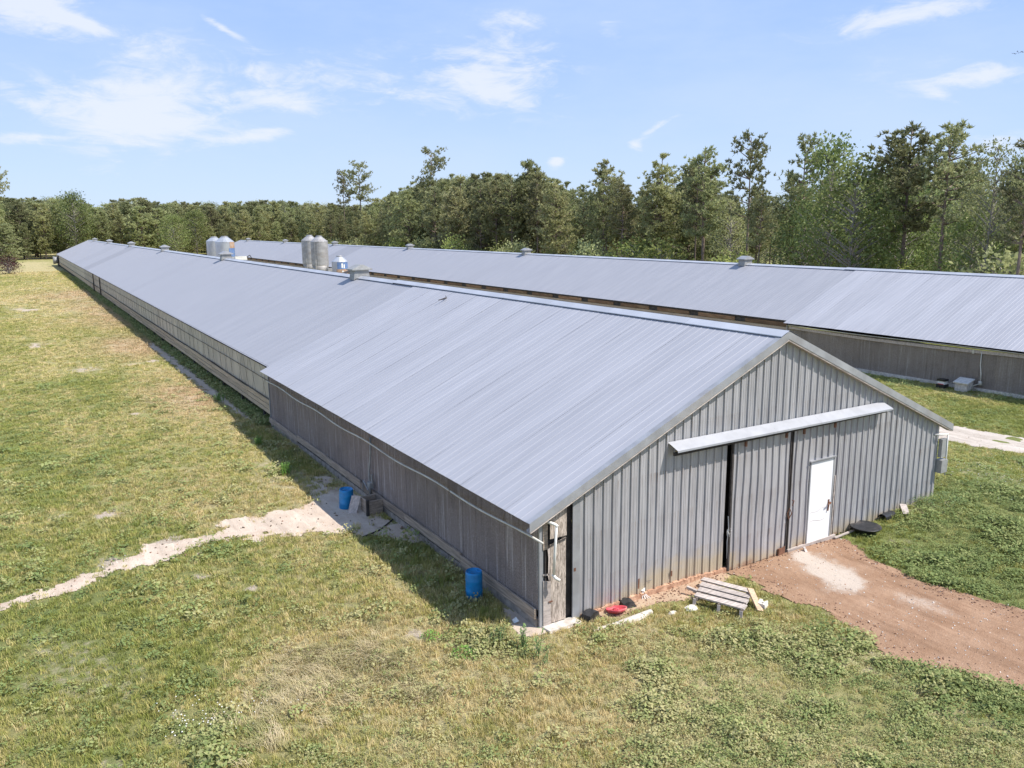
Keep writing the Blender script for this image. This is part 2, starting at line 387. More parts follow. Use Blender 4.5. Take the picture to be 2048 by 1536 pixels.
M_orange = simple('faded_orange_print', (0.42, 0.27, 0.18), 0.5, 0.1, 0.2, 3, dirt=(0.5, 0.42, 0.36), dirtamt=0.5)
M_bprint = simple('blue_print', (0.13, 0.21, 0.40), 0.45, 0.1, 0.2, 3, dirt=(0.4, 0.45, 0.55), dirtamt=0.4)
M_paper = simple('white_scrap', (0.75, 0.74, 0.70), 0.8, 0, 0.05)
M_grey = simple('grey_utility_metal', (0.30, 0.30, 0.29), 0.6, 0.2, 0.15, 5, dirt=(0.2, 0.17, 0.15), dirtamt=0.4)
M_clay = simple('red_clay', (0.42, 0.21, 0.125), 0.95, 0, 0.25, 6, bump=0.6, col2=(0.50, 0.32, 0.21), dirt=(0.25, 0.13, 0.09), dirtamt=0.5)
M_stone = simple('white_stone', (0.66, 0.62, 0.56), 0.9, 0, 0.15, 9, bump=0.5)

# ================================================================== terrain, paths
def field_noise(x, y):
    """0 = green, 1 = straw: shared by ground and grass"""
    x = np.asarray(x, float); y = np.asarray(y, float)
    v = 0.50*fbm(x*0.11, y*0.05, 21, 4) + 0.32*fbm(x*0.45+5, y*0.3, 22, 4) + 0.18*fbm(x*1.6, y*1.6, 23, 3)
    t = (v-0.5)*2.3+0.53
    # sun-baked strip along the barn shade, greener by the path and in the foreground right
    t = t + 0.28*np.exp(-((x+5.0)/4.5)**2)*sst(y, 16, 30)
    t = t - 0.20*sst(x-y*0.8, 3.0, 12.0) - 0.12*np.exp(-((y-6.0)/1.6)**2)*(x < 0)
    return t
def bare_mask(x, y):
    b = sst(fbm(np.asarray(x)*0.5+3, np.asarray(y)*0.35, 41, 4), 0.66, 0.74)*0.8
    return b
LUMPS = []
for (px, py, r, k, kind) in [(680, 1330, 1.35, 1.0, 't'), (610, 1360, 0.9, 0.9, 't'), (760, 1300, 0.8, 0.8, 't'), (850, 1390, 1.1, .35, 't'), (560, 1410, .8, .5, 't'),
        (250, 640, 3.2, 0.7, 'p'), (280, 690, 2.6, 0.7, 'p'), (330, 735, 1.2, 0.5, 't'), (380, 790, 1.6, 0.8, 'p'), (290, 790, 1.8, 0.4, 't'), (165, 590, 4.5, 0.7, 'p'), (205, 615, 3.0, 0.6, 'p'),
        (260, 728, 0.5, 1.0, 'b'), (310, 722, 0.5, 1.0, 'b'), (265, 829, 0.28, 1.0, 'b'), (490, 1190, 0.24, 0.8, 'b'), (400, 1160, 0.3, 0.7, 'b'), (365, 1410, 0.2, 0.7, 'b'),
        (190, 1030, 0.3, 0.6, 'b'), (115, 1035, 0.25, 0.6, 'b'), (60, 620, 1.4, 0.8, 'b'), (100, 630, 1.2, 0.5, 'b'), (330, 1085, 0.5, .8, 'b'), (225, 1130, .5, .6, 'b'), (470, 1045, .35, .6, 'b'), (250, 1520, .15, .8, 'b'), (110, 1540, .2, .5, 'b'),
        (700, 1210, .3, .5, 'b'), (820, 1280, .3, .6, 'b'), (1110, 1290, .3, .5, 'b'), (170, 740, 1.3, .5, 'b'), (80, 690, 1.5, .4, 'b'),
        (80, 1000, 0.9, -0.7, 't'), (360, 1060, 0.7, -0.6, 't'), (430, 1100, 0.9, -0.6, 't'), (190, 765, 2.2, -0.5, 't'), (250, 800, 1.6, -0.4, 't'), (120, 590, 6, -0.5, 't'), (60, 660, 6, -.3, 't'),
        (150, 560, 5, -0.3, 't'), (450, 810, 0.5, -1.0, 't'), (1350, 1290, 1.2, .35, 't'), (1500, 1400, 1.3, -.35, 't'), (1900, 1480, 1.0, .3, 't'), (1250, 1420, 1.3, .3, 't'), (1900, 790, 2.5, .5, 't'), (1850, 1050, 1.0, .3, 't'), (1980, 830, 2, -.5, 't')]:
    p = at(px, py); LUMPS.append((p[0], p[1], r, k, kind))
def lumps(x, y, kinds):
    s = 0.0
    wx = x + 0.9*(fbm(x*0.9, y*0.9, 51, 3)-0.5); wy = y + 0.9*(fbm(x*0.9+9, y*0.9, 52, 3)-0.5)
    for (a, b, r, k, kd) in LUMPS:
        if kd in kinds:
            st = 2.2 if (b > 20 and kd != 'b') else 1.0
            s = s + k*np.exp(-(((wx-a)/r)**2+((wy-b)/(r*st))**2))
    return s
def tint_at(x, y): return np.clip(field_noise(x, y)+lumps(x, y, 't')*0.6, 0, 1)
def pink_at(x, y): return np.clip(lumps(x, y, 'p')*1.9*(0.4+fbm(x*.8, y*.5, 61, 3)), 0, 1)
def bare_at(x, y): return np.clip(bare_mask(x, y)*0.55+lumps(x, y, 'b')*1.4, 0, 1)

def axis(lo, hi, near_lo, near_hi, step, grow=1.18):
    c = list(np.arange(near_lo, near_hi+1e-6, step)); s = step
    while c[-1] < hi: s = min(s*grow, 60); c.append(c[-1]+s)
    s = step
    while c[0] > lo: s = min(s*grow, 60); c.insert(0, c[0]-s)
    return np.array(c)
gx = axis(-1500, 1500, -14, 15, 0.22, 1.10); gy = axis(-900, 2600, -8, 22, 0.22, 1.04)
GX, GY = np.meshgrid(gx, gy); 
V = np.stack([GX, GY, tz(GX, GY)], -1).reshape(-1, 3)
nx, ny = len(gx), len(gy)
idx = np.arange(nx*ny).reshape(ny, nx)
F = np.stack([idx[:-1, :-1], idx[:-1, 1:], idx[1:, 1:], idx[1:, :-1]], -1).reshape(-1, 4)
def ground_mat():
    m, t, b = newmat('meadow_ground'); pos = wpos(t)
    at_ = lambda nm: t.new('ShaderNodeAttribute', attribute_name=nm).outputs['Fac']
    ti, ba, pk = at_('tint'), at_('bare'), at_('pink')
    f1 = t.noise(pos, 5.0, 6, 0.75); f2 = t.noise(pos, 22.0, 4, 0.8); f3 = t.noise(t.mapping(pos, scale=(1, .55, 1)), 1.3, 5, .7)
    tt = t.math('ADD', ti, t.math('MULTIPLY', t.math('SUBTRACT', f1, 0.5), 0.9))
    tt = t.math('ADD', tt, t.math('MULTIPLY', t.math('SUBTRACT', f3, 0.5), 0.7))
    g = t.mix(t.ramp(tt, 0.15, 0.55), (0.20, 0.225, 0.075), (0.32, 0.30, 0.12))
    g = t.mix(t.ramp(tt, 0.5, 1.0), g, (0.47, 0.395, 0.21))
    g = t.mix(t.math('MULTIPLY', pk, 0.85), g, (0.54, 0.40, 0.26))
    g = t.mix(t.math('MULTIPLY', t.ramp(f2, 0.35, 0.62, 1, 0), 0.5), g, (0.15, 0.14, 0.06))
    bb = t.math('ADD', ba, t.math('MULTIPLY', t.math('SUBTRACT', f1, 0.5), 0.8))
    g = t.mix(t.ramp(bb, 0.35, 0.75), g, t.mix(t.ramp(f2, .3, .7), (0.40, 0.32, 0.24), (0.56, 0.47, 0.38)))
    t.put(b.inputs['Base Color'], g); b.inputs['Roughness'].default_value = 1.0; b.inputs['Specular IOR Level'].default_value = 0.1
    bn = t.new('ShaderNodeBump'); bn.inputs['Strength'].default_value = 0.9; bn.inputs['Distance'].default_value = 0.06
    t.put(bn.inputs['Height'], t.math('ADD', f2, f1)); t.put(b.inputs['Normal'], bn.outputs[0])
    return m
M_ground = ground_mat()
me = npmesh('ground', V, F, M_ground, True)
for nm, fn in (('tint', tint_at), ('bare', bare_at), ('pink', pink_at)):
    a = me.attributes.new(nm, 'FLOAT', 'POINT'); a.data.foreach_set('value', np.asarray(fn(V[:, 0], V[:, 1]), np.float32))
tag(put('ground', me), kind='structure')

def polypts(pix): return np.array([at(*p)[:2] for p in pix])
def sdist(x, y, poly):
    """signed distance to polygon, positive inside"""
    x = np.asarray(x, float); y = np.asarray(y, float); d = np.full(x.shape, 1e9); ins = np.zeros(x.shape, bool)
    n = len(poly)
    for i in range(n):
        ax, ay = poly[i]; bx, by = poly[(i+1) % n]
        ex, ey = bx-ax, by-ay; L = ex*ex+ey*ey+1e-12
        t = np.clip(((x-ax)*ex+(y-ay)*ey)/L, 0, 1)
        d = np.minimum(d, np.hypot(x-ax-t*ex, y-ay-t*ey))
        c = ((ay > y) != (by > y)) & (x < (bx-ax)*(y-ay)/(by-ay+1e-12)+ax); ins ^= c
    return np.where(ins, d, -d)
P_sand = polypts([(-160, 1262), (0, 1208), (60, 1188), (150, 1146), (250, 1108), (330, 1078), (400, 1068), (440, 1042), (520, 1028), (585, 1012), (612, 1000), (615, 975), (640, 955), (665, 952),
                  (745, 1000), (800, 1045), (850, 1085), (845, 1100), (800, 1095), (760, 1082), (690, 1072), (640, 1066), (560, 1082), (480, 1086), (400, 1102), (330, 1124), (260, 1143), (180, 1174), (100, 1208), (30, 1226), (-160, 1290)])
P_wash = np.array([(-0.15, 20.2), (-0.5, 19.6), (-0.8, 21.5), (-1.0, 26), (-1.15, 34), (-1.1, 44), (-0.6, 48), (-0.3, 40), (-0.25, 30), (-0.1, 24)])
P_drive = np.array([(4.75, 0.04), (8.45, 0.04), (8.9, -0.35)] + [tuple(at(*p)[:2]) for p in [(1715, 1098), (1760, 1125), (1800, 1142), (1850, 1162), (1940, 1188), (2048, 1220), (2300, 1300), (2500, 1400), (2500, 1700), (2300, 1500), (2048, 1385), (1940, 1352), (1850, 1338), (1780, 1318), (1740, 1290), (1690, 1252), (1640, 1218), (1590, 1206), (1540, 1188), (1495, 1165)]])
P_grav = polypts([(1780, 840), (1890, 848), (1960, 861), (2048, 877), (2250, 905), (2500, 930), (2500, 1010), (2250, 945), (2048, 909), (1960, 896), (1890, 880), (1760, 860)])
P_track = np.array([(-60, 243), (-1, 236), (20, 236), (20, 239), (-1, 240), (-60, 248)], float)
def edge_noise(x, y): return 0.55*(fbm(x*2.2, y*2.2, 71, 5)-0.5)
def sheet(name, poly, mat, cell, rough=1.0, lift=0.015, attrs=()):
    lo = poly.min(0)-0.5; hi = poly.max(0)+0.5
    xs = np.arange(lo[0], hi[0], cell); ys = np.arange(lo[1], hi[1], cell)
    X, Y = np.meshgrid(xs, ys); sd = sdist(X, Y, poly) + edge_noise(X, Y)*rough - (0.10 if name == 'sand_path' else 0)
    keepv = sd > 0; idx = np.arange(X.size).reshape(X.shape)
    q = keepv[:-1, :-1] & keepv[:-1, 1:] & keepv[1:, 1:] & keepv[1:, :-1]
    F = np.stack([idx[:-1, :-1][q], idx[:-1, 1:][q], idx[1:, 1:][q], idx[1:, :-1][q]], -1)
    used = np.unique(F); rm = np.full(X.size, -1); rm[used] = np.arange(len(used))
    x = X.ravel()[used]; y = Y.ravel()[used]; z = tz(x, y)+lift+0.012*(fbm(x*3, y*3, 5, 3)-0.5)
    me = npmesh(name, np.stack([x, y, z], -1), rm[F], mat, True)
    for nm, fn in attrs:
        a = me.attributes.new(nm, 'FLOAT', 'POINT'); a.data.foreach_set('value', np.asarray(fn(x, y), np.float32))
    return tag(put(name, me), kind='structure')
def dirt_mat(name, a, b_, c_, pale=False, stones=False):
    m, t, b = newmat(name); pos = wpos(t)
    f1 = t.noise(pos, 1.4, 7, 0.7); f2 = t.noise(pos, 11, 5, 0.75); f3 = t.noise(pos, 38, 3, 0.7)
    rut = t.noise(t.mapping(pos, scale=(2.6, 0.35, 1), rot=(0, 0, -0.25)), 1.3, 6, 0.65)
    g = t.mix(t.ramp(f1, 0.3, 0.7), a, b_); g = t.mix(t.math('MULTIPLY', t.ramp(rut, 0.5, 0.68), 0.6), g, tuple(x*0.72 for x in a)); g = t.mix(t.math('MULTIPLY', t.ramp(rut, 0.46, 0.34), 0.5), g, tuple(min(1, x*1.18) for x in b_)); g = t.mix(t.math('MULTIPLY', t.ramp(f2, 0.5, 0.75), 0.55), g, c_)
    if pale:
        p = t.new('ShaderNodeAttribute', attribute_name='pale').outputs['Fac']
        g = t.mix(t.ramp(t.math('ADD', p, t.math('MULTIPLY', t.math('SUBTRACT', f2, 0.5), 0.9)), 0.25, 1.0), g, (0.50, 0.42, 0.35))
    g = t.mix(t.ramp(f3, 0.66, 0.74, 0, 0.8), g, (0.70, 0.64, 0.56) if not stones else (0.78, 0.74, 0.68))
    g = t.mix(t.ramp(f3, 0.27, 0.33, 0.7, 0), g, tuple(x*0.4 for x in a))
    t.put(b.inputs['Base Color'], g); b.inputs['Roughness'].default_value = 1.0; b.inputs['Specular IOR Level'].default_value = 0.1
    bn = t.new('ShaderNodeBump'); bn.inputs['Strength'].default_value = 0.7; bn.inputs['Distance'].default_value = 0.03
    t.put(bn.inputs['Height'], t.math('ADD', t.math('ADD', f2, f3), t.math('MULTIPLY', rut, 1.5))); t.put(b.inputs['Normal'], bn.outputs[0])
    return m
M_sand = dirt_mat('pale_sand', (0.50, 0.39, 0.30), (0.60, 0.50, 0.40), (0.41, 0.31, 0.23))
M_drive = dirt_mat('red_brown_dirt', (0.285, 0.17, 0.105), (0.365, 0.235, 0.155), (0.20, 0.12, 0.08), pale=True)
M_gravel = dirt_mat('pale_gravel', (0.42, 0.36, 0.30), (0.52, 0.46, 0.40), (0.33, 0.27, 0.22), stones=True)
PALE = [(at(px, py)[:2], r, k) for (px, py, r, k) in [(1600, 1118, .55, 1.1), (1660, 1145, .6, 1.2), (1690, 1165, .4, .9), (1660, 1185, .35, .45), (1825, 1200, .45, .55), (1880, 1215, .35, .4), (1600, 1120, .3, .6)]]
def pale_at(x, y):
    s = 0; x, y = x+1.1*(fbm(x*1.5, y*1.5, 55, 4)-0.5), y+1.1*(fbm(x*1.5+7, y*1.5, 56, 4)-0.5)
    for (c, r, k) in PALE: s = s+k*np.exp(-(((x-c[0])/r)**2+((y-c[1])/r)**2))
    return s
sheet('sand_path', P_sand, M_sand, 0.06, 2.6)
sheet('washed_out_sand', P_wash, M_sand, 0.12, 1.3)
sheet('dirt_drive', P_drive, M_drive, 0.07, 0.6, attrs=(('pale', pale_at),))
sheet('gravel_road', P_grav, M_gravel, 0.12)
sheet('farm_track', P_track, M_gravel, 0.5, 0.8, 0.05)
# clay showing along the foot of the gable
P_clay = np.array([(0.9, 0.05), (4.8, 0.05), (4.8, -0.35), (3.9, -0.6), (3.3, -0.75), (2.6, -0.5), (1.6, -0.42), (0.9, -0.12)])
sheet('clay_strip', P_clay, dirt_mat('clay_foot', (0.42, 0.28, 0.19), (0.48, 0.36, 0.25), (0.33, 0.22, 0.15)), 0.06, 0.5, 0.012)
P_corner = np.array([(-0.55, -0.12), (-0.1, -0.22), (0.7, -0.15), (0.7, 0.05), (-0.05, 0.1), (-0.2, 1.2), (-0.4, 0.9)])
sheet('corner_dirt', P_corner, M_sand, 0.05, 0.5, 0.012)

# ================================================================== the two long barns
BW = 12.8; HE = 2.2187; HR = 5.241; OV = 0.374; YO = 0.15
SLOPE = (HR-HE)/(BW/2+OV)
def roofz(x): return HR-SLOPE*abs(x-BW/2)
LB = 187.16
def rib_profile(width, n_ribs, h=0.006, base=0.038, top=0.014):
    """(s, height) points across one sheet"""
    p = []; st = width/n_ribs
    for i in range(n_ribs):
        c = (i+0.5)*st; 
        p += [(c-base/2, 0), (c-top/2, h), (c+top/2, h), (c+base/2, 0)]
    return [(0, 0)]+p+[(width, 0)]
SL = math.hypot(1, SLOPE)
def slope_sheet(mb, y0, prof, xa, xb, side, lift=0.0, segs=1, wob=0.0):
    """ribbed sheet on the roof plane from distance xa to xb from ridge; side -1 left, +1 right"""
    nrm = Vector((side*SLOPE, 0, 1)).normalized(); V = []; F = []
    for j in range(segs+1):
        d = xa+(xb-xa)*j/segs
        for (s, h) in prof:
            dz = lift+h+(wob*math.sin(3.1*s+2*d) if wob else 0)
            V.append(Vector((side*d, y0+s, HR-SLOPE*d))+nrm*dz)
    n = len(prof)
    for j in range(segs):
        for i in range(n-1):
            a = j*n+i; q = (a, a+1, a+n+1, a+n); F.append(q if side > 0 else q[::-1])
    mb.add(V, [f[::-1] for f in F])
def barn(root, front_len, ystart, roof_front, roof_back, padmat, npanels):
    """origin of root = ground at the left front corner, ridge along +Y"""
    yf = ystart; L = LB-ystart; ro = Vector((BW/2, 0, 0))
    W2 = BW/2+OV; pw = (front_len+YO)/npanels
    prof = rib_profile(pw, 4)
    for side in (-1, 1):
        mb = MB(); slope_sheet(mb, 0, prof, 0.02, W2, side, 0.02, 6, 0.0015)
        me = mb.mesh('roof_panel', roof_front)
        for i in range(npanels):
            o = put('roof_panel', me, root, (BW/2, yf-YO+i*pw+0.001, 0.0025*(i % 2)))
    ye = yf+front_len
    for side in (-1, 1):
        mb = MB(); n = int((LB-ye+0.1)/0.9144); p2 = []
        for i in range(n):
            p2 += [(s+i*0.9144, h) for (s, h) in rib_profile(0.9144, 4)[(1 if i else 0):]]
        slope_sheet(mb, 0, p2, 0.02, BW/2+0.05, side, -0.012)
        o = mb.build('roof_sheeting', roof_back, root, loc=(BW/2, ye-0.1, 0))
    # ridge cap in overlapping lengths
    mb = MB()
    for side in (-1, 1):
        nrm = Vector((side*SLOPE, 0, 1)).normalized()
        V = []
        for (d, h) in ((0, 0.062), (0.12, 0.066), (0.235, 0.062), (0.245, 0.048)):
            for y in (0, 3.06): V.append(Vector((side*d, y, HR-SLOPE*d))+nrm*h*(1 if d else 1.1))
        F = [(2*i, 2*i+2, 2*i+3, 2*i+1) if side > 0 else (2*i, 2*i+1, 2*i+3, 2*i+2) for i in range(3)]
        mb.add(V, F)
    cap = mb.mesh('ridge_cap', M_cap); k = 0; y = yf-YO-0.03
    while y < LB-2.9:
        put('ridge_cap', cap, root, (BW/2, y, 0.003*(k % 2)-(0.030 if y > ye else 0.0))); y += 3.03; k += 1
    return ye
def gable(root, yw, sections, outward=-1, mat=M_side):
    """siding sheets; sections = (x0, x1, z0): ribs every 0.2286 m, clipped by the roof line"""
    st = 0.2286
    for (x0, x1, z0) in sections:
        x = x0
        while x < x1-0.05:
            xe = min(x+4*st, x1); pts = [(x, 0)]
            c = x+st/2
            while c < xe-0.02:
                pts += [(c-0.018, 0), (c-0.013, 0.030), (c+0.013, 0.030), (c+0.018, 0)]
                pts += [q for mnr in (0.076, 0.152) if c+mnr+0.01 < xe for q in ((c+mnr-0.008, 0), (c+mnr, 0.006), (c+mnr+0.008, 0))]
                c += st
            pts.append((xe, 0))
            if x < BW/2 < xe: pts.append((BW/2, 0.0))
            pts = sorted(set(pts)); mb = MB(); V = []
            rows = 7; ph = random.uniform(0, 6)
            for j in range(rows+1):
                for (a, h) in pts:
                    zt = roofz(a)-0.035; z = z0+(zt-z0)*j/rows
                    dent = 0.010*math.sin(z*2.3+ph+a*3)*math.exp(-max(0, z-0.2)*0.8) if h > 0 else 0.006*math.sin(z*1.7+ph*2+a*5)*math.exp(-max(0, z-.2)*.6)
                    V.append((a+dent*0.8, yw+outward*(h+0.012+dent*0.4)+0.0, z+(random.uniform(-0.03, 0.03) if j == 0 else 0)))
            n = len(pts)
            F = [(j*n+i, j*n+i+1, (j+1)*n+i+1, (j+1)*n+i) for j in range(rows) for i in range(n-1)]
            mb.add(V, F); mb.build('siding_panel', mat, root); x = xe+0.002
def vent(parent_root, y, z0=0, big=1.0):
    v = empty('ridge_vent', (0, 0, 0)); v.parent = parent_root; v.location = (BW/2, y, HR)
    # body: a box straddling the ridge, hood: flared cap
    mb = MB(); w_, l_, h_ = 0.42, 0.62, 0.40
    V = [(-w_, -l_/2, -w_*SLOPE+0.02), (0, -l_/2, 0.03), (w_, -l_/2, -w_*SLOPE+0.02), (w_*0.8, -l_/2, h_), (-w_*0.8, -l_/2, h_)]
    V += [(a, -b, c) for (a, b, c) in V]
    F = [(0, 1, 2, 3, 4), (9, 8, 7, 6, 5), (0, 4, 9, 5), (4, 3, 8, 9), (3, 2, 7, 8)]
    mb.add(V, F); mb.build('vent_body', M_grey, v)
    mb = MB(); a, b = 0.52, 0.40
    V = [(-a, -b, h_-0.10), (a, -b, h_-0.10), (a, b, h_-0.10), (-a, b, h_-0.10), (-a, -b, h_-0.05), (a, -b, h_-0.05), (a, b, h_-0.05), (-a, b, h_-0.05), (-a*0.12, -b*0.9, h_+0.16), (a*0.12, -b*0.9, h_+0.16), (a*0.12, b*0.9, h_+0.16), (-a*0.12, b*0.9, h_+0.16)]
    F = [(3, 2, 1, 0), (0, 1, 5, 4), (1, 2, 6, 5), (2, 3, 7, 6), (3, 0, 4, 7), (4, 5, 9, 8), (5, 6, 10, 9), (6, 7, 11, 10), (7, 4, 8, 11), (8, 9, 10, 11)]
    mb.add(V, F); mb.build('vent_hood', M_trim if y > 30 else M_grey, v)
    return v
def sheet_wall(name, mat, root, x, ya, yb, za, zb, step=0.5, amp=0.0, seed=0, th=0.02):
    ys = np.arange(ya, yb+1e-6, step); ys[-1] = yb; mb = MB(); V = []
    zs = [za, za+(zb-za)*0.33, za+(zb-za)*0.66, zb]
    for y in ys:
        for j, z in enumerate(zs):
            V.append((x-amp*float(fbm(y*0.8, z*1.2, seed, 3))*(0.4 if j in (0, 3) else 1), y, z))
    F = [(i*4+j, i*4+j+1, (i+1)*4+j+1, (i+1)*4+j) for i in range(len(ys)-1) for j in range(3)]
    mb.add(V, F); return mb.build(name, mat, root, True)

# ---------------- barn 1
b1 = empty('poultry_barn', (0, 0, 0))
tag(b1, 'long low barn in the foreground with grey metal gable, white door and sliding doors', 'barn', 'long metal-roofed poultry barns')
FL = 18.88
barn(b1, FL, 0.0, M_roof, M_roofb, M_pad, 21)
gable(b1, 0.0, [(0.86, 4.79, -0.05), (4.79, 8.45, 3.12), (8.45, 12.8, 0.02)])
# near-black panel painting the dark interior seen through the gaps
mb = MB(); mb.box((6.6, 0.35, 1.6), (4.2, 0.05, 3.3)); mb.build('dark_backing', M_dark, b1)
# far gable, right wall
mb = MB(); mb.add([(0, LB-0.1, 0), (BW, LB-0.1, 0), (BW, LB-0.1, HE), (BW/2, LB-0.1, HR-0.05), (0, LB-0.1, HE)], [(0, 1, 2, 3, 4)]); mb.build('far_gable', M_side, b1)
mb = MB(); mb.box((BW-0.03, 1.55, 1.2), (0.06, 3.1, 2.3)); mb.build('corner_wall', M_side, b1)
mb = MB(); mb.box((BW-0.03, LB/2+1.5, 1.2), (0.05, LB-3.2, 2.3)); mb.build('side_wall', M_curt2, b1)
# fly ash clay lip under siding
mb = MB()
for i in range(40):
    xa = 0.9+i*0.1; hh = 0.05+0.07*float(fbm(xa*2.5, 1, 8, 3))+0.05*math.exp(-((xa-3.2)/1.0)**2)
    mb.box((xa+0.05, -0.03, hh/2-0.02), (0.11, 0.09, hh), jit=0.012)
mb.build('clay_footing', M_clay, b1)
# ---- left gable corner: plywood door, rotten post, dark recess, metal corner trim
def plate(name, mat, x0, x1, z0, zt0, zt1, y, th=0.02):
    mb = MB(); V = [(x0, y, z0), (x1, y, z0), (x1, y, zt1), (x0, y, zt0), (x0, y+th, z0), (x1, y+th, z0), (x1, y+th, zt1), (x0, y+th, zt0)]
    mb.add(V, [(0, 1, 2, 3), (7, 6, 5, 4), (0, 4, 5, 1), (1, 5, 6, 2), (2, 6, 7, 3), (3, 7, 4, 0)]); return mb.build(name, mat, b1)
plate('recess_shade_board', M_dark, 0.0, 0.72, 0.0, roofz(0)-0.05, roofz(0.72)-0.05, 0.07)  # backing coloured near-black to carry the shade of the recess
plate('plywood_sheet', M_ply, 0.17, 0.53, 0.06, 1.66, 1.74, -0.01)
plate('plywood_sheet', M_ply, 0.17, 0.55, 1.78, roofz(0.17)-0.06, roofz(0.55)-0.06, -0.008)
plate('corner_board', M_greywood, 0.0, 0.17, 0.0, 0.98, 0.92, -0.022)
plate('corner_board', M_wood, 0.0, 0.10, 1.60, roofz(0)-0.06, roofz(0.1)-0.06, -0.022)
mb = MB()
mb.add([(0.10, -0.02, 1.60), (0.16, -0.02, 1.62), (0.15, -0.02, 1.3), (0.12, -0.02, 1.42)], [(0, 1, 2, 3)])
mb.add([(0.12, -0.02, 1.42), (0.15, -0.02, 1.3), (0.14, -0.02, 0.92), (0.11, -0.02, 1.05)], [(0, 1, 2, 3)])
mb.add([(0.0, -0.02, 1.12), (0.13, -0.02, 1.10), (0.13, -0.02, 1.06), (0.0, -0.02, 1.08)], [(0, 1, 2, 3)])
mb.build('splintered_board', M_greywood, b1)
mb = MB(); mb.tube([(0.53, -0.03, 1.74), (0.3, -0.03, 1.70), (0.17, -0.03, 1.67)], 0.012, 5); mb.build('door_edge', M_dark, b1)
mb = MB(); mb.box((0.16, -0.035, 0.52), (0.09, 0.01, 0.03)); mb.build('hinge', M_rust, b1)
plate('corner_trim', M_trim, 0.68, 0.80, 0.0, roofz(0.68)-0.04, roofz(0.80)-0.04, -0.03, 0.03)
plate('corner_trim', M_trim, 0.80, 0.86, 0.0, roofz(0.80)-0.04, roofz(0.86)-0.04, -0.018, 0.02)
mb = MB(); mb.box((0.73, -0.034, 1.04), (0.05, 0.004, 0.07)); mb.build('rust_hole', M_rust, b1)
mb = MB(); mb.box((0.35, -0.12, 0.02), (0.75, 0.28, 0.07), jit=0.02); mb.build('door_sill', M_conc, b1)
# mud streaks and a rusty patch of sheet low on the wall
for (xx, w_, h_) in ((2.35, 0.03, 0.22), (2.62, 0.16, 0.02), (3.25, 0.04, 0.12)):
    MB().box((xx, -0.046, 0.34), (w_, 0.003, h_), jit=0.008).build('scrape', M_rust if w_ < .1 else M_trim, b1)
# ---- rake trims
for side in (-1, 1):
    n = 3
    for i in range(n):
        da, db = (BW/2+OV)*i/n+0.02*(i > 0), (BW/2+OV)*(i+1)/n+0.02
        def P(d, y, h): return (BW/2+side*d, y, HR-SLOPE*d+h)
        mb = MB(); h0 = 0.035+0.002*i
        prof = [(-YO+0.13, h0), (-YO-0.015, h0+0.004), (-YO-0.02, -0.13), (-YO+0.01, -0.17)]
        V = [P(da, y, h) for (y, h) in prof]+[P(db, y, h) for (y, h) in prof]
        mb.add(V, [(k, k+1, k+5, k+4) for k in range(3)]); mb.build('rake_trim', M_trim, b1)
    mb = MB(); V = [(BW/2, -YO-0.01, HR-0.14), (BW/2, -0.0, HR-0.14), (BW/2+side*(BW/2+OV), 0, HE-0.14), (BW/2+side*(BW/2+OV), -YO-0.01, HE-0.14)]
    mb.add(V+[(a, b, c-0.03) for (a, b, c) in V], [(0, 1, 2, 3), (7, 6, 5, 4), (0, 3, 7, 4), (1, 5, 6, 2)]); mb.build('rake_soffit', M_greywood, b1)
# ---- door track hood in three lengths
hx = [3.05, 6.05, 7.55, 10.15]
for i in range(3):
    a, b = hx[i], hx[i+1]; sl = 0.10*0
    def hz(x): return 3.27-0.004*(x-3.05)
    ea = -0.0 if i else 0.0
    prof = [(-0.035, -0.02), (-0.27, -0.16), (-0.275, -0.20), (-0.26, -0.205)]
    mb = MB(); off = 0.002*i
    V = [(a+(0.06 if (i == 0 and j > 0) else 0), y-off, hz(a)+h) for j, (y, h) in enumerate(prof)]+[(b+(0.10 if (i == 2 and j > 0) else 0), y-off, hz(b)+h) for j, (y, h) in enumerate(prof)]
    mb.add(V, [(k, k+4, k+5, k+1) for k in range(3)]); mb.build('track_hood', M_hood, b1)
mb = MB(); mb.box((6.6, -0.17, 3.02), (7.0, 0.05, 0.07)); mb.build('door_track', M_dark, b1)
for xh in (5.2, 6.5, 7.1, 8.2):
    MB().box((xh, -0.16, 2.97), (0.05, 0.04, 0.22)).build('track_hanger', M_rust, b1)
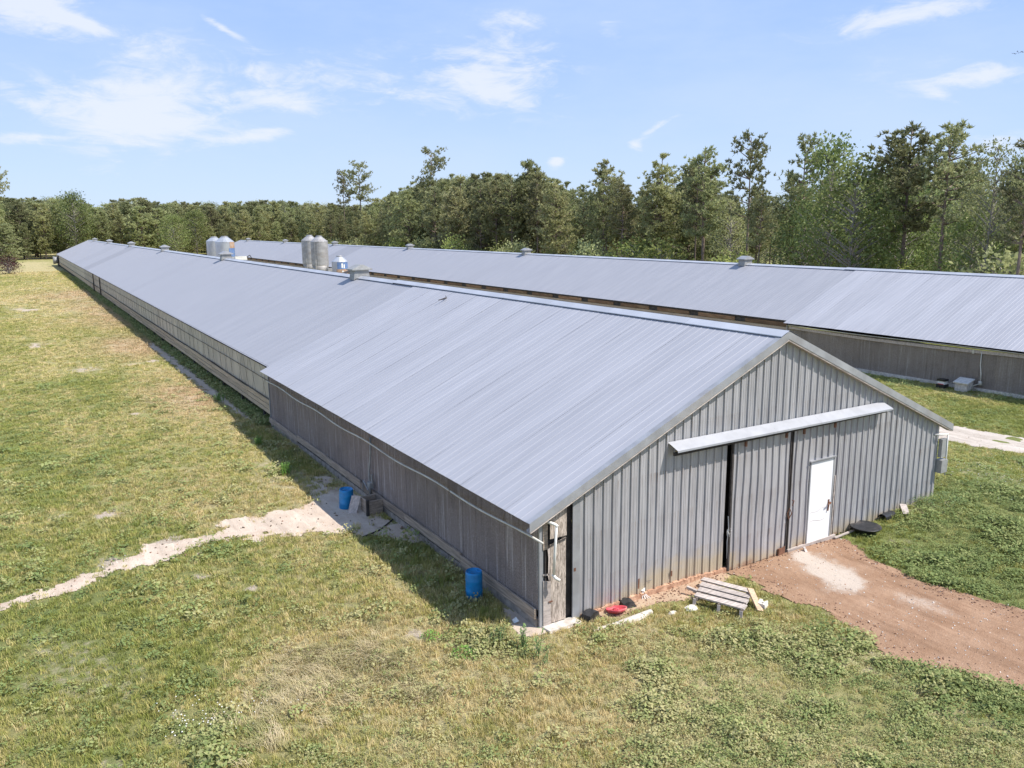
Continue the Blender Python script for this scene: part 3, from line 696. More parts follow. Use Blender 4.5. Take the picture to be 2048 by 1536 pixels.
# ---- sliding doors
def leaf(name, x0, x1, z0, z1, y, hole=None):
    e = bpy.data.objects.new(name, None); link(e, b1); e.location = (0, 0, 0)
    st = 0.2286; k = 0; x = x0+0.0
    while x < x1-0.03:
        xe = min(x+4*st, x1)
        pts = [(x, 0)]; c = x+st/2
        while c < xe-0.02: pts += [(c-0.018, 0), (c-0.013, 0.030), (c+0.013, 0.030), (c+0.018, 0)]; c += st
        pts.append((xe, 0))
        segs = [(z0, z1)]
        mb = MB(); n = 0
        cuts = sorted(set([p[0] for p in pts]+([hole[0], hole[1]] if hole else [])))
        hts = {p[0]: p[1] for p in pts}
        cuts = [c_ for c_ in cuts if x <= c_ <= xe]
        def hgt(c_):
            if c_ in hts: return hts[c_]
            return float(np.interp(c_, [p[0] for p in pts], [p[1] for p in pts]))
        for a, b in zip(cuts[:-1], cuts[1:]):
            zb = z0
            if hole and a >= hole[0]-1e-6 and b <= hole[1]+1e-6: zb = hole[2]
            rows = 6
            for j in range(rows):
                za, zc = zb+(z1-zb)*j/rows, zb+(z1-zb)*(j+1)/rows
                wv = lambda xx, zz: 0.011*math.sin(zz*2.9+x0*7+xx*2)
                mb.add([(a+wv(a, za)*.7, y-hgt(a)-wv(a, za)*.5, za), (b+wv(b, za)*.7, y-hgt(b)-wv(b, za)*.5, za), (b+wv(b, zc)*.7, y-hgt(b)-wv(b, zc)*.5, zc), (a+wv(a, zc)*.7, y-hgt(a)-wv(a, zc)*.5, zc)], [(0, 1, 2, 3)])
        mb.build('door_sheet', M_side, e); x = xe+0.001
    return e
lf = leaf('sliding_door', 4.93, 6.76, 0.02, 3.15, -0.075)
mb = MB(); mb.box((4.90, -0.07, 1.55), (0.05, 0.05, 3.1)); mb.box((6.77, -0.07, 1.55), (0.03, 0.05, 3.1)); mb.build('door_frame', M_dark, lf)
mb = MB(); mb.box((6.62, -0.10, 0.10), (0.24, 0.04, 0.17), jit=0.02); mb.build('rusted_patch', M_rust, lf)
lf2 = leaf('sliding_door', 6.86, 8.42, 0.04, 3.15, -0.07, hole=(7.47, 8.34, 2.12))
mb = MB(); mb.box((6.85, -0.06, 1.55), (0.03, 0.05, 3.0)); mb.build('door_frame', M_dark, lf2)
mb = MB(); mb.bar((6.83, -0.10, 0.03), (8.55, -0.10, 0.05), 0.05, 0.10); mb.build('bottom_rail', M_greywood, lf2)
mb = MB()
mb.tube([(6.80, -0.11, 0.85), (6.86, -0.14, 0.98), (6.80, -0.12, 1.12), (6.74, -0.12, 1.0), (6.80, -0.11, 0.85)], 0.012, 5)
mb.tube([(6.90, -0.11, 1.15), (6.93, -0.13, 1.28), (6.88, -0.11, 1.30)], 0.012, 5); mb.build('chain_latch', M_rust, lf)
wd = bpy.data.objects.new('walk_door', None); link(wd, b1)
mb = MB(); mb.box((7.905, -0.085, 1.08), (0.80, 0.035, 2.00)); mb.build('door_slab', M_white, wd)
mb = MB()
for zz in (0.82, 0.62):
    mb.tube([(7.56+k*0.09, -0.104, zz+0.02*math.sin(k*1.3+zz*9)+0.012*k*(1 if zz > .7 else -.4)) for k in range(7)], 0.004, 4)
mb.build('crease', M_greywood, wd)
mb = MB(); mb.box((7.487, -0.085, 1.08), (0.035, 0.05, 2.04)); mb.box((8.325, -0.085, 1.08), (0.035, 0.05, 2.04)); mb.box((7.905, -0.10, 2.125), (0.93, 0.09, 0.03)); mb.build('door_frame', M_trim, wd)
mb = MB(); mb.tube([(8.22, -0.10, 0.98), (8.22, -0.16, 0.98)], 0.03, 10); mb.bar((8.24, -0.165, 0.99), (8.12, -0.17, 0.96), 0.02, 0.03); mb.bar((8.22, -0.12, 0.93), (8.19, -0.125, 0.78), 0.02, 0.03); mb.box((8.22, -0.108, 0.99), (0.05, 0.01, 0.14)); mb.build('door_handle', M_rust, wd)
mb = MB(); mb.box((8.47, -0.05, 0.85), (0.05, 0.03, 1.5), jit=0.01); mb.build('rotten_trim', M_greywood, b1)
mb = MB()
for k in range(16):
    a = random.uniform(0, 6.3); r = random.uniform(0.03, 0.11)
    mb.tube([(4.86, -0.05, 0.98), (4.86+r*math.cos(a), -0.10, 0.98+r*1.4*math.sin(a))], 0.003, 3)
mb.tube([(4.86, -0.06, 1.3), (4.87, -0.08, 1.0), (4.86, -0.06, 0.7), (4.88, -0.06, .3)], 0.008, 4); mb.build('frayed_twine', M_paper, b1)
# ---- right corner: conduit, meter box
mb = MB(); mb.tube([(12.55, -0.05, 2.02), (12.72, -0.13, 2.02), (12.98, -0.16, 2.0)], 0.025, 8); mb.tube([(12.98, -0.16, 2.02), (13.0, -0.16, 1.4), (13.0, -0.16, 0.85)], 0.018, 8); mb.build('conduit', M_pvc, b1, True)
mb = MB(); mb.box((12.90, -0.10, 1.12), (0.28, 0.18, 0.36)); mb.box((12.90, -0.10, 1.62), (0.26, 0.10, 0.5)); mb.build('meter_box', M_grey, b1)
# ---- left wall, front section: cooling pads
mb = MB(); mb.box((-0.05, 0.29, (0.36+2.12)/2), (0.11, 0.597, 2.12-0.36)); padme = mb.mesh('cooling_pad', M_pad)
n = 31; pwid = (FL-0.12)/n
for i in range(n):
    put('cooling_pad', padme, b1, (0.03-0.002*(i % 3), 0.06+i*pwid, 0))
mb = MB(); mb.box((0.06, FL/2, 1.15), (0.05, FL-0.02, 2.2)); mb.build('dark_backing', M_dark, b1)
mb = MB(); mb.box((-0.045, FL/2, 2.165), (0.08, FL, 0.09)); mb.build('header', M_wood, b1)
mb = MB(); mb.box((-0.05, FL-0.01, 1.1), (0.11, 0.05, 2.15)); mb.build('corner_trim', M_trim, b1)
mb = MB(); mb.box((-0.03, 0.02, 1.05), (0.09, 0.045, 2.2)); mb.build('corner_trim', M_trim, b1)
y = 0.05; k = 0
while y < FL-0.2:
    l = min(3.05, FL-y); dz = 0.02*math.sin(k*2.1)
    mb = MB(); mb.box((-0.13, y+l/2, 0.30+dz+0.07*math.sin(PI*y/FL)), (0.045, l-0.02, 0.21), jit=0.006); mb.build('kick_board', M_wood, b1)
    y += l; k += 1
y = 0.05
while y < FL-0.2:
    l = min(3.7, FL-y)
    mb = MB(); mb.box((-0.06, y+l/2, 0.08), (0.10, l-0.03, 0.20), jit=0.008); mb.build('foundation_block', M_found, b1); y += l
# drip pipe under the eave, sagging between hangers
pts = []
for k in range(41):
    y = 18.5-k*18.9/40; pts.append((-0.26, y, 1.93-0.06*math.sin(y*0.75)**2-0.05*math.sin(y*0.21)))
mb = MB(); mb.tube(pts, 0.022, 6); mb.build('drip_pipe', M_pvcy, b1, True)
mb = MB()
for k in range(1, 40, 3):
    p = pts[k]; mb.bar(p, (p[0]+0.02, p[1], p[2]+0.16), 0.012, 0.012)
mb.bar((-0.27, 3.35, 1.97), (-0.30, 3.15, 1.66), 0.02, 0.02); mb.build('pipe_hanger', M_wood, b1)
# supply pipe and pump
mb = MB(); mb.tube([(-0.16, 8.22, 2.0), (-0.17, 8.25, 1.5), (-0.19, 8.36, 1.0), (-0.19, 8.33, 0.6), (-0.19, 8.33, 0.25)], 0.028, 8); mb.build('supply_pipe', M_grey, b1, True)
mb = MB(); mb.box((-0.2, 8.28, 0.62), (0.13, 0.17, 0.16), jit=.01); mb.tube([(-0.2, 8.15, 0.7), (-0.2, 8.15, 0.95)], 0.03, 6); mb.tube([(-0.2, 8.45, .42), (-.22, 8.75, .62), (-.2, 8.9, .3)], 0.022, 6); mb.build('pump_valve', M_grey, b1)
# ---- left wall, rear section: curtain, cords, boards, posts
YB = FL+0.02
yy = YB; k = 0
while yy < LB-1:
    l = min(28.0, LB-0.2-yy); sheet_wall('curtain', M_curt, b1, 0.03, yy, yy+l-0.02, 1.02, 2.30, 0.5, 0.05, 11+k); yy += l; k += 1
def cord(z, r, seed, amp, x=-0.035):
    pts = []; y = YB
    while y < LB-0.3:
        pts.append((x, y, z+amp*(float(fbm(y*0.35, 2, seed, 3))-0.5))); y += 1.5
    return MB().tube(pts, r, 4)
cord(1.80, 0.014, 3, 0.05).build('curtain_cord', M_cord, b1)
cord(1.05, 0.022, 4, 0.10).build('curtain_cord', M_cord, b1)
cord(2.31, 0.03, 6, 0.03, -0.02).build('curtain_pole', M_dark, b1)
mb = MB(); y = YB+0.4; k = 0
while y < 110:
    mb.bar((-0.045, y, 2.3), (-0.045, y+0.75, 1.05), 0.007, 0.007); mb.bar((-0.047, y+0.2, 1.05), (-0.047, y+0.9, 2.3), 0.007, 0.007); y += 1.15 if k % 3 else 1.6; k += 1
tag(mb.build('retaining_string', M_cord, b1), kind='stuff')
for row, (z0, h) in enumerate(((0.44, 0.17), (0.62, 0.18), (0.81, 0.19))):
    y = YB; k = 0
    while y < LB-0.3:
        l = min(3.66, LB-0.2-y)
        if y < 100 or row == 0:
            l2 = l if y < 100 else LB-0.2-y; hh = h if y < 100 else 0.55
            me_ = MB(); me_.box((-0.02-0.006*((k+row) % 2), y+l2/2, z0+hh/2+0.012*math.sin(k*1.7+row)), (0.04, l2-0.012, hh-0.014), jit=0.003)
            me_.build('wall_board', M_board, b1); l = l2
        y += l; k += 1
mb = MB(); mb.box((0.22, (YB+LB)/2, 0.30), (0.10, LB-YB-0.3, 0.9)); mb.build('foundation_wall', M_dark, b1)  # near-black colour paints the shaded void below the boards
y = YB+1.2
while y < 110:
    MB().box((0.0, y, 0.22), (0.09, 0.10, 0.50)).build('stub_post', M_dark, b1); y += 3.66
for y in (88.0, 96.3): MB().box((-0.10, y, 1.3), (0.10, 0.16, 2.2)).build('wall_post', M_dark, b1)
mb = MB(); mb.box((0.02, (YB+LB)/2, 2.345), (0.05, LB-YB-0.2, 0.06)); mb.build('eave_shade_strip', M_dark, b1)  # near-black strip paints the dark slot beneath the eave
# exhaust fan with flared cone at the far corner
fan = bpy.data.objects.new('exhaust_fan', None); link(fan, b1); fan.location = (-0.15, LB-8.5, 1.35)
axm = Matrix.Rotation(-PI/2, 3, 'Y')
MB().lathe([(0.62, 0), (0.66, 0.3), (0.82, 0.9), (0.80, 0.9), (0.60, 0.2)], 20, ax=axm).build('fan_cone', M_grey, fan, True)
mb = MB()
for k in range(5):
    a = k*2*PI/5; mb.bar((-0.15, 0, 0), (-0.15, 0.55*math.cos(a), 0.55*math.sin(a)), 0.16, 0.02, up=(1, 0, 0.5))
mb.build('fan_blade', M_pvc, fan)
MB().box((-0.1, LB-8.5, 1.2), (0.2, 1.7, 2.1)).build('fan_housing', M_dark, b1)
for y in (25.7, 54.7, 84.5, 113.4, 143.1, 171.0): vent(b1, y)

# ---------------- barn 2
DX = 31.775; Z2 = -0.6
b2 = empty('poultry_barn', (DX, 0, Z2))
tag(b2, 'matching long barn standing behind, parallel to the front one, beyond the feed bins', 'barn', 'long metal-roofed poultry barns')
S2 = 20.86
barn(b2, S2-0.6, 0.6, M_roof, M_roofb, M_pad2, 23)
gable(b2, 0.6, [(0.0, 12.8, 0.0)])
mb = MB(); mb.box((BW-0.03, LB/2+0.5, 1.2), (0.05, LB-1.4, 2.3)); mb.build('side_wall', M_curt2, b2)
mb = MB(); mb.add([(0, LB-0.1, 0), (BW, LB-0.1, 0), (BW, LB-0.1, HE), (BW/2, LB-0.1, HR-0.05), (0, LB-0.1, HE)], [(0, 1, 2, 3, 4)]); mb.build('far_gable', M_curt2, b2)
mb = MB(); mb.box((0, 0.39, 1.05), (0.10, 0.775, 1.9)); padme2 = mb.mesh('cooling_pad', M_pad2)
for i in range(26):
    put('cooling_pad', padme2, b2, (0.0-0.005*(i % 3), 0.62+i*0.778, 0))
for side in (-1, 1):
    mb = MB(); W_ = BW/2+OV
    V = [(BW/2, 0.43, HR+0.04), (BW/2+side*W_, 0.43, HE+0.04), (BW/2+side*W_, 0.43, HE-0.13), (BW/2, 0.43, HR-0.13)]
    mb.add(V+[(a, b+0.02, c) for (a, b, c) in V], [(0, 1, 2, 3), (7, 6, 5, 4), (0, 4, 5, 1), (3, 2, 6, 7)]); mb.build('rake_trim', M_trim, b2)
# sagging gutter board under the eave
def sag(y): return 1.98-0.10*math.sin(PI*min(1, max(0, (20.6-y)/13.0)))
mb = MB(); ys = np.linspace(0.7, 20.6, 22)
for a, b in zip(ys[:-1], ys[1:]): mb.bar((-0.12, a, sag(a)-0.0), (-0.12, b, sag(b)-0.0), 0.03, 0.16)
mb.build('gutter_board', M_greywood, b2)
mb = MB(); mb.tube([(-0.25, y, 2.10-0.03*math.sin(y*0.5)) for y in ys], 0.025, 6); mb.build('drip_pipe', M_pvcy, b2, True)
mb = MB(); mb.box((0.0, 10.7, 0.05), (0.20, 20.2, 0.22)); mb.build('foundation_kerb', M_conc, b2)
mb = MB(); mb.box((-0.03, S2-0.03, 1.05), (0.10, 0.06, 2.1)); mb.build('corner_trim', M_trim, b2)
mb = MB(); mb.tube([(-0.12, 9.1, 2.0), (-0.12, 9.1, 1.3), (-0.14, 9.02, 0.9), (-0.15, 9.0, 0.45)], 0.03, 6); mb.box((-0.15, 9.0, 0.42), (0.12, 0.14, 0.2), jit=.02); mb.tube([(-.15, 9.0, .4), (-.3, 9.2, .3), (-.4, 9.3, .2)], .03, 6); mb.build('supply_pipe', M_pvcy, b2, True)
mb = MB(); mb.box((-.12, 9.5, 1.92), (.06, .08, .2)); mb.build('pipe_hanger', M_pvcy, b2)
sheet_wall('curtain', M_curt2, b2, 0.03, S2+0.05, LB-0.2, 0.7, 1.98, 0.8, 0.03, 31)
y = S2+0.05; k = 0
while y < LB-0.5:   # brown header boards; near-black blocks between paint the shade of openings
    l = min(4.2, LB-0.3-y)
    MB().box((0.0, y+(l-0.9)/2, 2.10), (0.05, l-0.9, 0.24)).build('header_board', M_brown, b2)
    MB().box((0.05, y+l-0.45, 2.10), (0.05, 0.89, 0.24)).build('slot_shade', M_dark, b2)
    y += l; k += 1
mb = MB(); mb.box((0.0, (S2+LB)/2, 0.36), (0.06, LB-S2-0.3, 0.68)); mb.build('wall_board', M_board, b2)
mb = MB(); mb.box((0.02, (S2+LB)/2, 2.29), (0.05, LB-S2-0.2, 0.1)); mb.build('eave_shade_strip', M_dark, b2)  # shade under the eave put in as a near-black strip
mb = MB(); mb.tube([(-0.0, y, 1.97) for y in np.arange(S2, LB-1, 4)], 0.02, 4); mb.build('curtain_cord', M_cord, b2)
for y in (30.3, 60.4, 89.8, 119.9, 148.8, 178.1): vent(b2, y)

# ================================================================== feed bins
def feed_bin(label, x, y, r, ztop, zeave, zbot, mat, group, prints=None, ladder=False):
    z0 = float(tz(x, y)); t = empty('feed_bin', (x, y, z0)); tag(t, label, 'feed bin', group)
    n = 32; prof = []; zz = zbot-z0
    H = zeave-z0; st = 0.105
    while zz < H: prof += [(r, zz), (r+0.018, zz+st*0.5)]; zz += st
    prof.append((r, H)); MB().lathe(prof, n).build('bin_cylinder', mat, t, True)
    MB().lathe([(r+0.04, H-0.01), (r*0.98, H+0.05), (r*0.36, ztop-z0-0.16), (r*0.34, ztop-z0-0.16)], 16).build('bin_roof', mat, t)
    MB().lathe([(r*0.38, ztop-z0-0.17), (r*0.39, ztop-z0-0.08), (r*0.3, ztop-z0-0.04), (0.0, ztop-z0-0.03)], 14).build('bin_lid', M_trim, t, True)
    MB().lathe([(0.22, max(0.5, zbot-z0-r*1.25)), (r, zbot-z0)], n).build('bin_hopper', mat, t, True)
    for k in range(4):
        a = PI/4+k*PI/2; MB().box((r*math.cos(a), r*math.sin(a), (zbot-z0+0.8)/2), (0.07, 0.07, zbot-z0+0.8)).build('leg', M_binold, t)
    if ladder:
        a = math.radians(232); c, s_ = math.cos(a), math.sin(a); mb = MB()
        for o_ in (-0.18, 0.18):
            mb.tube([((r+0.12)*c-o_*s_, (r+0.12)*s_+o_*c, 0.5), ((r+0.12)*c-o_*s_, (r+0.12)*s_+o_*c, H+0.2)], 0.02, 5)
        for k in range(int(H/0.3)):
            zk = 0.6+k*0.3; mb.tube([((r+0.12)*c+0.18*s_, (r+0.12)*s_-0.18*c, zk), ((r+0.12)*c-0.18*s_, (r+0.12)*s_+0.18*c, zk)], 0.015, 4)
        mb.build('ladder', M_binold, t)
    if prints:
        for (nm, m, a0, a1, za, zb) in prints:
            V = []; F = []; k = 12
            for i in range(k+1):
                a = math.radians(a0+(a1-a0)*i/k)
                for z in (za, (za+zb)/2, zb): V.append(((r+0.022)*math.cos(a), (r+0.022)*math.sin(a), z-z0))
            for i in range(k): F += [(i*3, i*3+3, i*3+4, i*3+1), (i*3+1, i*3+4, i*3+5, i*3+2)]
            MB().add(V, F).build(nm, m, t, True)
    return t
# each placed from its distance between the barns
def spot(px, X): 
    p = atX(px, 500, X); return float(p[0]), float(p[1])
G_ = 'feed bins between the barns'
x, y = spot(639, 24.0); feed_bin('tall dull bin with ladder, right one of the tall weathered pair', x, y, 1.02, 6.55, 5.85, 2.95, M_binold, G_, ladder=True)
x, y = spot(628, 24.6); feed_bin('tall dull bin partly hidden, left one of the weathered pair', x, y+1.6, 1.02, 6.60, 5.88, 2.9, M_binold, G_)
x, y = spot(678, 21.0)
r = 0.80
bin3 = feed_bin('short bin with blue and orange printed bands beside the tall weathered pair', x, y, r, 4.70, 4.02, 1.9, M_bin, G_,
    [('blue_print', M_bprint, 232, 330, 3.28, 3.98), ('orange_print', M_orange, 225, 330, 2.3, 3.26), ('white_lettering', M_paper, 262, 274, 3.4, 3.86), ('white_lettering', M_paper, 279, 288, 3.36, 3.75), ('white_lettering', M_paper, 266, 276, 2.95, 3.12), ('white_lettering', M_paper, 268, 282, 2.62, 2.80)])
x, y = spot(450.5, 20.0); feed_bin('shiny bin with orange and blue print, nearer of the far pair', x, y, 1.40, 6.35, 5.45, 2.2, M_bin, G_,
    [('orange_print', M_orange, 288, 335, 4.5, 5.42), ('blue_print', M_bprint, 280, 335, 3.2, 4.48)])
x, y = spot(436, 21.5); feed_bin('plain bluish bin half hidden, behind the shiny printed bin', x, y+2.5, 1.30, 6.15, 5.35, 2.2, M_bin, G_)
# auger box and walkway between the bins
x, y = spot(664, 22.5); z0 = float(tz(x, y)); t = tag(empty('feed_auger', (x, y, z0)), 'slanted feed auger and grey frame between tall and short bins', 'auger')
MB().tube([(-0.9, 0.6, 1.2), (0.5, -0.3, 4.6)], 0.09, 8).build('auger_tube', M_binold, t, True)
MB().box((0.0, 0, 3.3), (1.3, 0.5, 0.5)).build('auger_hopper', M_binold, t)
mb = MB()
for a in (-0.6, 0.6): mb.bar((a, 0, 0), (a, 0, 3.2), 0.06, 0.06)
mb.build('frame', M_dark, t)
x, y = spot(480, 18.0); z0 = float(tz(x, y)); t = tag(empty('auger_motor', (x, y, z0)), 'small pale motor housing on a post beside the shiny printed bin', 'motor housing')
MB().box((0, 0, 3.55), (1.5, 0.7, 0.45), jit=0.03).build('motor_cover', M_pvc, t); MB().bar((0, 0, 0), (0, 0, 3.4), 0.1, 0.1).build('post', M_dark, t)
mb = MB(); mb.tube([(0.6, 0, 3.6), (1.3, 0.2, 3.9), (1.5, 0.2, 3.5)], 0.06, 6); mb.build('auger_elbow', M_dark, t)
x, y = spot(701, 20.5); z0 = float(tz(x, y)); t = tag(empty('auger_chute', (x, y, z0)), 'short white tilted chute with dark lid right of the blue and orange bin', 'chute')
MB().bar((-0.5, 0, 2.4), (0.5, 0, 3.25), 0.25, 0.12).build('chute_tube', M_pvc, t); MB().box((-.45, 0, 3.5), (1.3, .9, .10), Matrix.Rotation(-.3, 3, 'Y')).build('chute_lid', M_dark, t); MB().bar((0.1, 0, 0), (0.1, 0, 3.0), 0.08, 0.08).build('post', M_dark, t)

# ================================================================== yard objects
def thing(name, label, cat, x, y, rz=0, group=None, dz=0.0):
    t = empty(name, (x, y, float(tz(x, y))+dz), rz); return tag(t, label, cat, group)
def drum(x, y, label, H=0.62, r=0.20, rz=0, tilt=0):
    t = thing('plastic_drum', label, 'drum', x, y, rz, 'blue plastic drums beside the cooling wall'); t.rotation_euler = (tilt, 0, rz)
    pr = [(r*0.93, 0.0), (r, 0.03), (r, H*0.28), (r*1.035, H*0.31), (r, H*0.34), (r, H*0.66), (r*1.035, H*0.69), (r, H*0.72), (r, H-0.05), (r*0.94, H)]
    MB().lathe(pr+[(r*0.9, H), (r*0.89, H-0.012), (0.0, H-0.008)], 24).build('drum_body', M_blue, t, True)
    mb = MB(); mb.lathe([(0.03, H-0.03), (0.03, H-0.0), (0.0, H)], 10, c=(0.1, 0, 0)); mb.lathe([(0.03, H-0.03), (0.03, H-0.0), (0.0, H)], 10, c=(-0.1, 0, 0)); mb.build('bung', M_blue, t)
p = at(950, 1203); drum(p[0]+0.05, p[1]+0.12, 'blue drum standing in the shade nearest the barn corner', 0.62, 0.175)
p = at(695, 1018); drum(p[0], p[1]+0.1, 'blue drum on the bare sand beside the leaning board', 0.56, 0.19, 0.5, 0.06)
# sump box
t = thing('sump_box', 'dark wooden sump box under the pipe on the cooling wall', 'box', -0.36, 7.78)
for (c, d) in (((0, -0.22, 0.2), (0.42, 0.03, 0.42)), ((-0.21, 0.03, 0.2), (0.03, 0.5, 0.42)), ((0, 0.28, 0.2), (0.42, 0.03, 0.42))): MB().box(c, d, jit=0.01).build('side_board', M_wood, t)
MB().box((0, 0.03, 0.1), (0.38, 0.46, 0.1)).build('sump_floor', M_dark, t)
MB().box((-0.23, -0.24, 0.2), (0.07, 0.07, 0.52)).build('post', M_dark, t)
p = at(722, 1024)
t = thing('leaning_board', 'pale board leaning on the sump box beside the blue drum', 'board', p[0]-0.20, p[1]-0.02, 0)
mb = MB(); a_ = Vector((0.78, -0.62, 0))*0.125; b0 = Vector((-0.06, 0.0, 0.01)); b1_ = Vector((0.10, 0.06, 0.46)); n_ = (b1_-b0).cross(a_).normalized()*0.02
V = [b0-a_, b0+a_, b1_+a_, b1_-a_]; mb.add(V+[q+n_ for q in V], [(0, 1, 2, 3), (7, 6, 5, 4), (0, 4, 5, 1), (1, 5, 6, 2), (2, 6, 7, 3), (3, 7, 4, 0)]); mb.build('plank', M_greywood, t)
mb = MB(); pts = [at(*q) for q in ((726, 1076), (742, 1070), (760, 1062), (775, 1050), (786, 1041))]
mb.tube([(q[0], q[1], q[2]+0.035) for q in pts], 0.018, 6); tag(mb.build('black_hose', M_cord, None, True), 'black hose lying across the shaded sand towards the wall', 'hose')
# tire and an added black shell standing for a dark hole further along the wall
p = at(398, 746); t = thing('old_tyre', 'black tyre lying on washed-out sand beside the rear wall', 'tyre', p[0], p[1])
t.scale = (0.72, 0.72, .8); MB().lathe([(0.20, 0.03), (0.30, 0.0), (0.34, 0.08), (0.30, 0.17), (0.20, 0.14), (0.18, 0.08), (0.20, 0.03)], 24).build('tyre_rubber', M_black, t, True)
p = at(487, 784); t = thing('dark_hole_standin', 'added black shell standing for the dark hole under the curtain wall boards', 'dark hole', p[0], p[1]); MB().lathe([(0.14, 0), (0.19, 0.3), (0.175, 0.3), (0.13, 0.02), (0, 0.02)], 16, c=(0, 0, 0.18), ax=Matrix.Rotation(1.4, 3, 'X')).build('standin_shell', M_black, t, True)
# paper scrap, small pale stones
p = at(1031, 1247); tag(MB().add([(p[0]-.06, p[1]-.05, p[2]+.04), (p[0]+.06, p[1]-.04, p[2]+.05), (p[0]+.05, p[1]+.06, p[2]+.1), (p[0]-.05, p[1]+.05, p[2]+.07), (p[0], p[1], p[2]+.03)], [(0, 1, 4), (1, 2, 4), (2, 3, 4), (3, 0, 4)]).build('paper_scrap', M_paper), 'crumpled white paper scrap on the ground by the barn corner', 'litter')
# white hooked pipe on gable corner, its own loose thing
t = tag(empty('bent_pipe', (0.2, -0.05, 1.0)), 'white bent pipe standing off the plywood at the barn corner', 'pipe')
MB().tube([(-0.16, 0.02, 1.18), (-0.02, -0.10, 1.12), (0.02, -0.13, 1.08)], 0.032, 8).build('upper_elbow', M_pvc, t, True)
MB().tube([(0.0, -0.12, 1.10), (-0.02, -0.10, 0.6), (-0.04, -0.09, 0.1)], 0.027, 8).build('pipe_run', M_pvc, t, True)
MB().tube([(-0.05, -0.07, 0.12), (-0.02, -0.12, 0.05), (0.05, -0.16, -0.0)], 0.032, 8).build('lower_elbow', M_pvc, t, True)
# black trays, red pan
def tray(px, py, label, w_, d_, h_, rz, flip=True, mat=M_black):
    p = at(px, py); t = thing('plastic_tray', label, 'tray', p[0], p[1], rz, 'black trays along the gable foot')
    k = 0.82; s_ = 1
    V = [(-w_/2, -d_/2, 0), (w_/2, -d_/2, 0), (w_/2, d_/2, 0), (-w_/2, d_/2, 0), (-w_/2*k, -d_/2*k, h_), (w_/2*k, -d_/2*k, h_), (w_/2*k, d_/2*k, h_), (-w_/2*k, d_/2*k, h_), (0, -d_/2*k, h_+0.03), (0, d_/2*k, h_+0.03)]
    MB().add(V, [(0, 1, 5, 8, 4), (1, 2, 6, 5), (2, 3, 7, 9, 6), (3, 0, 4, 7), (4, 8, 9, 7), (8, 5, 6, 9)]).build('tray_shell', mat, t)
    mb = MB()
    for a, b in (((-w_/2, -d_/2), (w_/2, -d_/2)), ((w_/2, -d_/2), (w_/2, d_/2)), ((w_/2, d_/2), (-w_/2, d_/2)), ((-w_/2, d_/2), (-w_/2, -d_/2))): mb.bar((a[0], a[1], 0.015), (b[0], b[1], 0.015), 0.03, 0.02)
    mb.build('tray_rim', mat, t)
tray(1180, 1237, 'black tray upside down nearest the barn corner', 0.36, 0.25, 0.13, 0.35)
tray(1253, 1211, 'black tray lying behind the red pan at the wall', 0.30, 0.26, 0.10, -0.2)
p = at(1234, 1226); t = thing('feeder_pan', 'faded red round feeder pan lying by the gable', 'pan', p[0], p[1], 0.3); t.rotation_euler = (-0.25, 0.12, 0.3)
MB().lathe([(0.165, 0.03), (0.20, 0.06), (0.215, 0.10), (0.205, 0.105), (0.18, 0.07), (0.155, 0.045), (0.06, 0.05), (0.055, 0.09), (0.0, 0.10)], 28).build('pan_dish', M_red, t, True)
mb = MB(); 
for k in range(6):
    a = k*PI/3; mb.bar((0.05*math.cos(a), 0.05*math.sin(a), 0.085), (0.155*math.cos(a), 0.155*math.sin(a), 0.062), 0.012, 0.012)
mb.build('pan_spoke', M_red, t)
p = at(1288, 1196); t = thing('broken_spindle', 'broken white plastic piece with prongs lying by the gable', 'plastic scrap', p[0], p[1])
MB().bar((0.0, 0.05, 0.12), (0.17, 0.16, 0.24), 0.07, 0.06).build('white_stub', M_pvc, t)
mb = MB()
for k in range(4): mb.bar((0.0, 0.05, 0.12), (-0.08+0.06*k, -0.05-0.02*k, 0.0), 0.012, 0.012)
mb.build('prong', M_pvc, t)
# half-buried slab edge in front of the gable
pts = [at(*q) for q in ((1186, 1262), (1230, 1251), (1272, 1238), (1302, 1224))]
mb = MB(); mb.tube([(q[0], q[1], q[2]+0.00) for q in pts], [0.04, 0.06, 0.085, 0.06], 9); tag(mb.build('concrete_slab_edge', M_conc, None, False), 'long pale half-buried slab edge in the grass before the trays', 'slab edge')
def rock(px, py, label, sx, sy, sz, mat=M_stone, seed=0, group=None):
    p = at(px, py); rr = random.Random(seed); bm = bmesh.new(); bmesh.ops.create_icosphere(bm, subdivisions=2, radius=1)
    for v in bm.verts: v.co = Vector((v.co.x*sx, v.co.y*sy, max(-0.3*sz, v.co.z*sz)))*(1+rr.uniform(-.16, .16))
    me = bpy.data.meshes.new('rock'); bm.to_mesh(me); bm.free(); me.materials.append(mat)
    o = put('rock', me, None, (p[0], p[1], p[2]+sz*.2)); return tag(o, label, 'rock', group)
rock(1382, 1218, 'flat white stone heap in the grass left of the slatted bench', 0.16, 0.13, 0.05, seed=2)
rock(1345, 1227, 'small pale stone between slab edge and white stone heap', 0.09, 0.06, 0.04, seed=3)
p = at(1530, 1216); t = thing('concrete_block', 'broken concrete block in the grass right of the slatted bench', 'block', p[0], p[1], 0.4)
mb = MB(); mb.box((0, 0, 0.06), (0.20, 0.05, 0.12), jit=.01); mb.box((0, 0.11, 0.06), (0.20, 0.05, 0.12), jit=.01); mb.box((-0.08, 0.055, 0.06), (0.04, 0.07, 0.11)); mb.box((0.06, 0.055, 0.05), (0.04, 0.07, 0.09)); mb.build('block_web', M_stone, t)
p = at(1507, 1215); t = thing('loose_board', 'fresh orange board lying against the slatted bench end', 'board', p[0], p[1], 0)
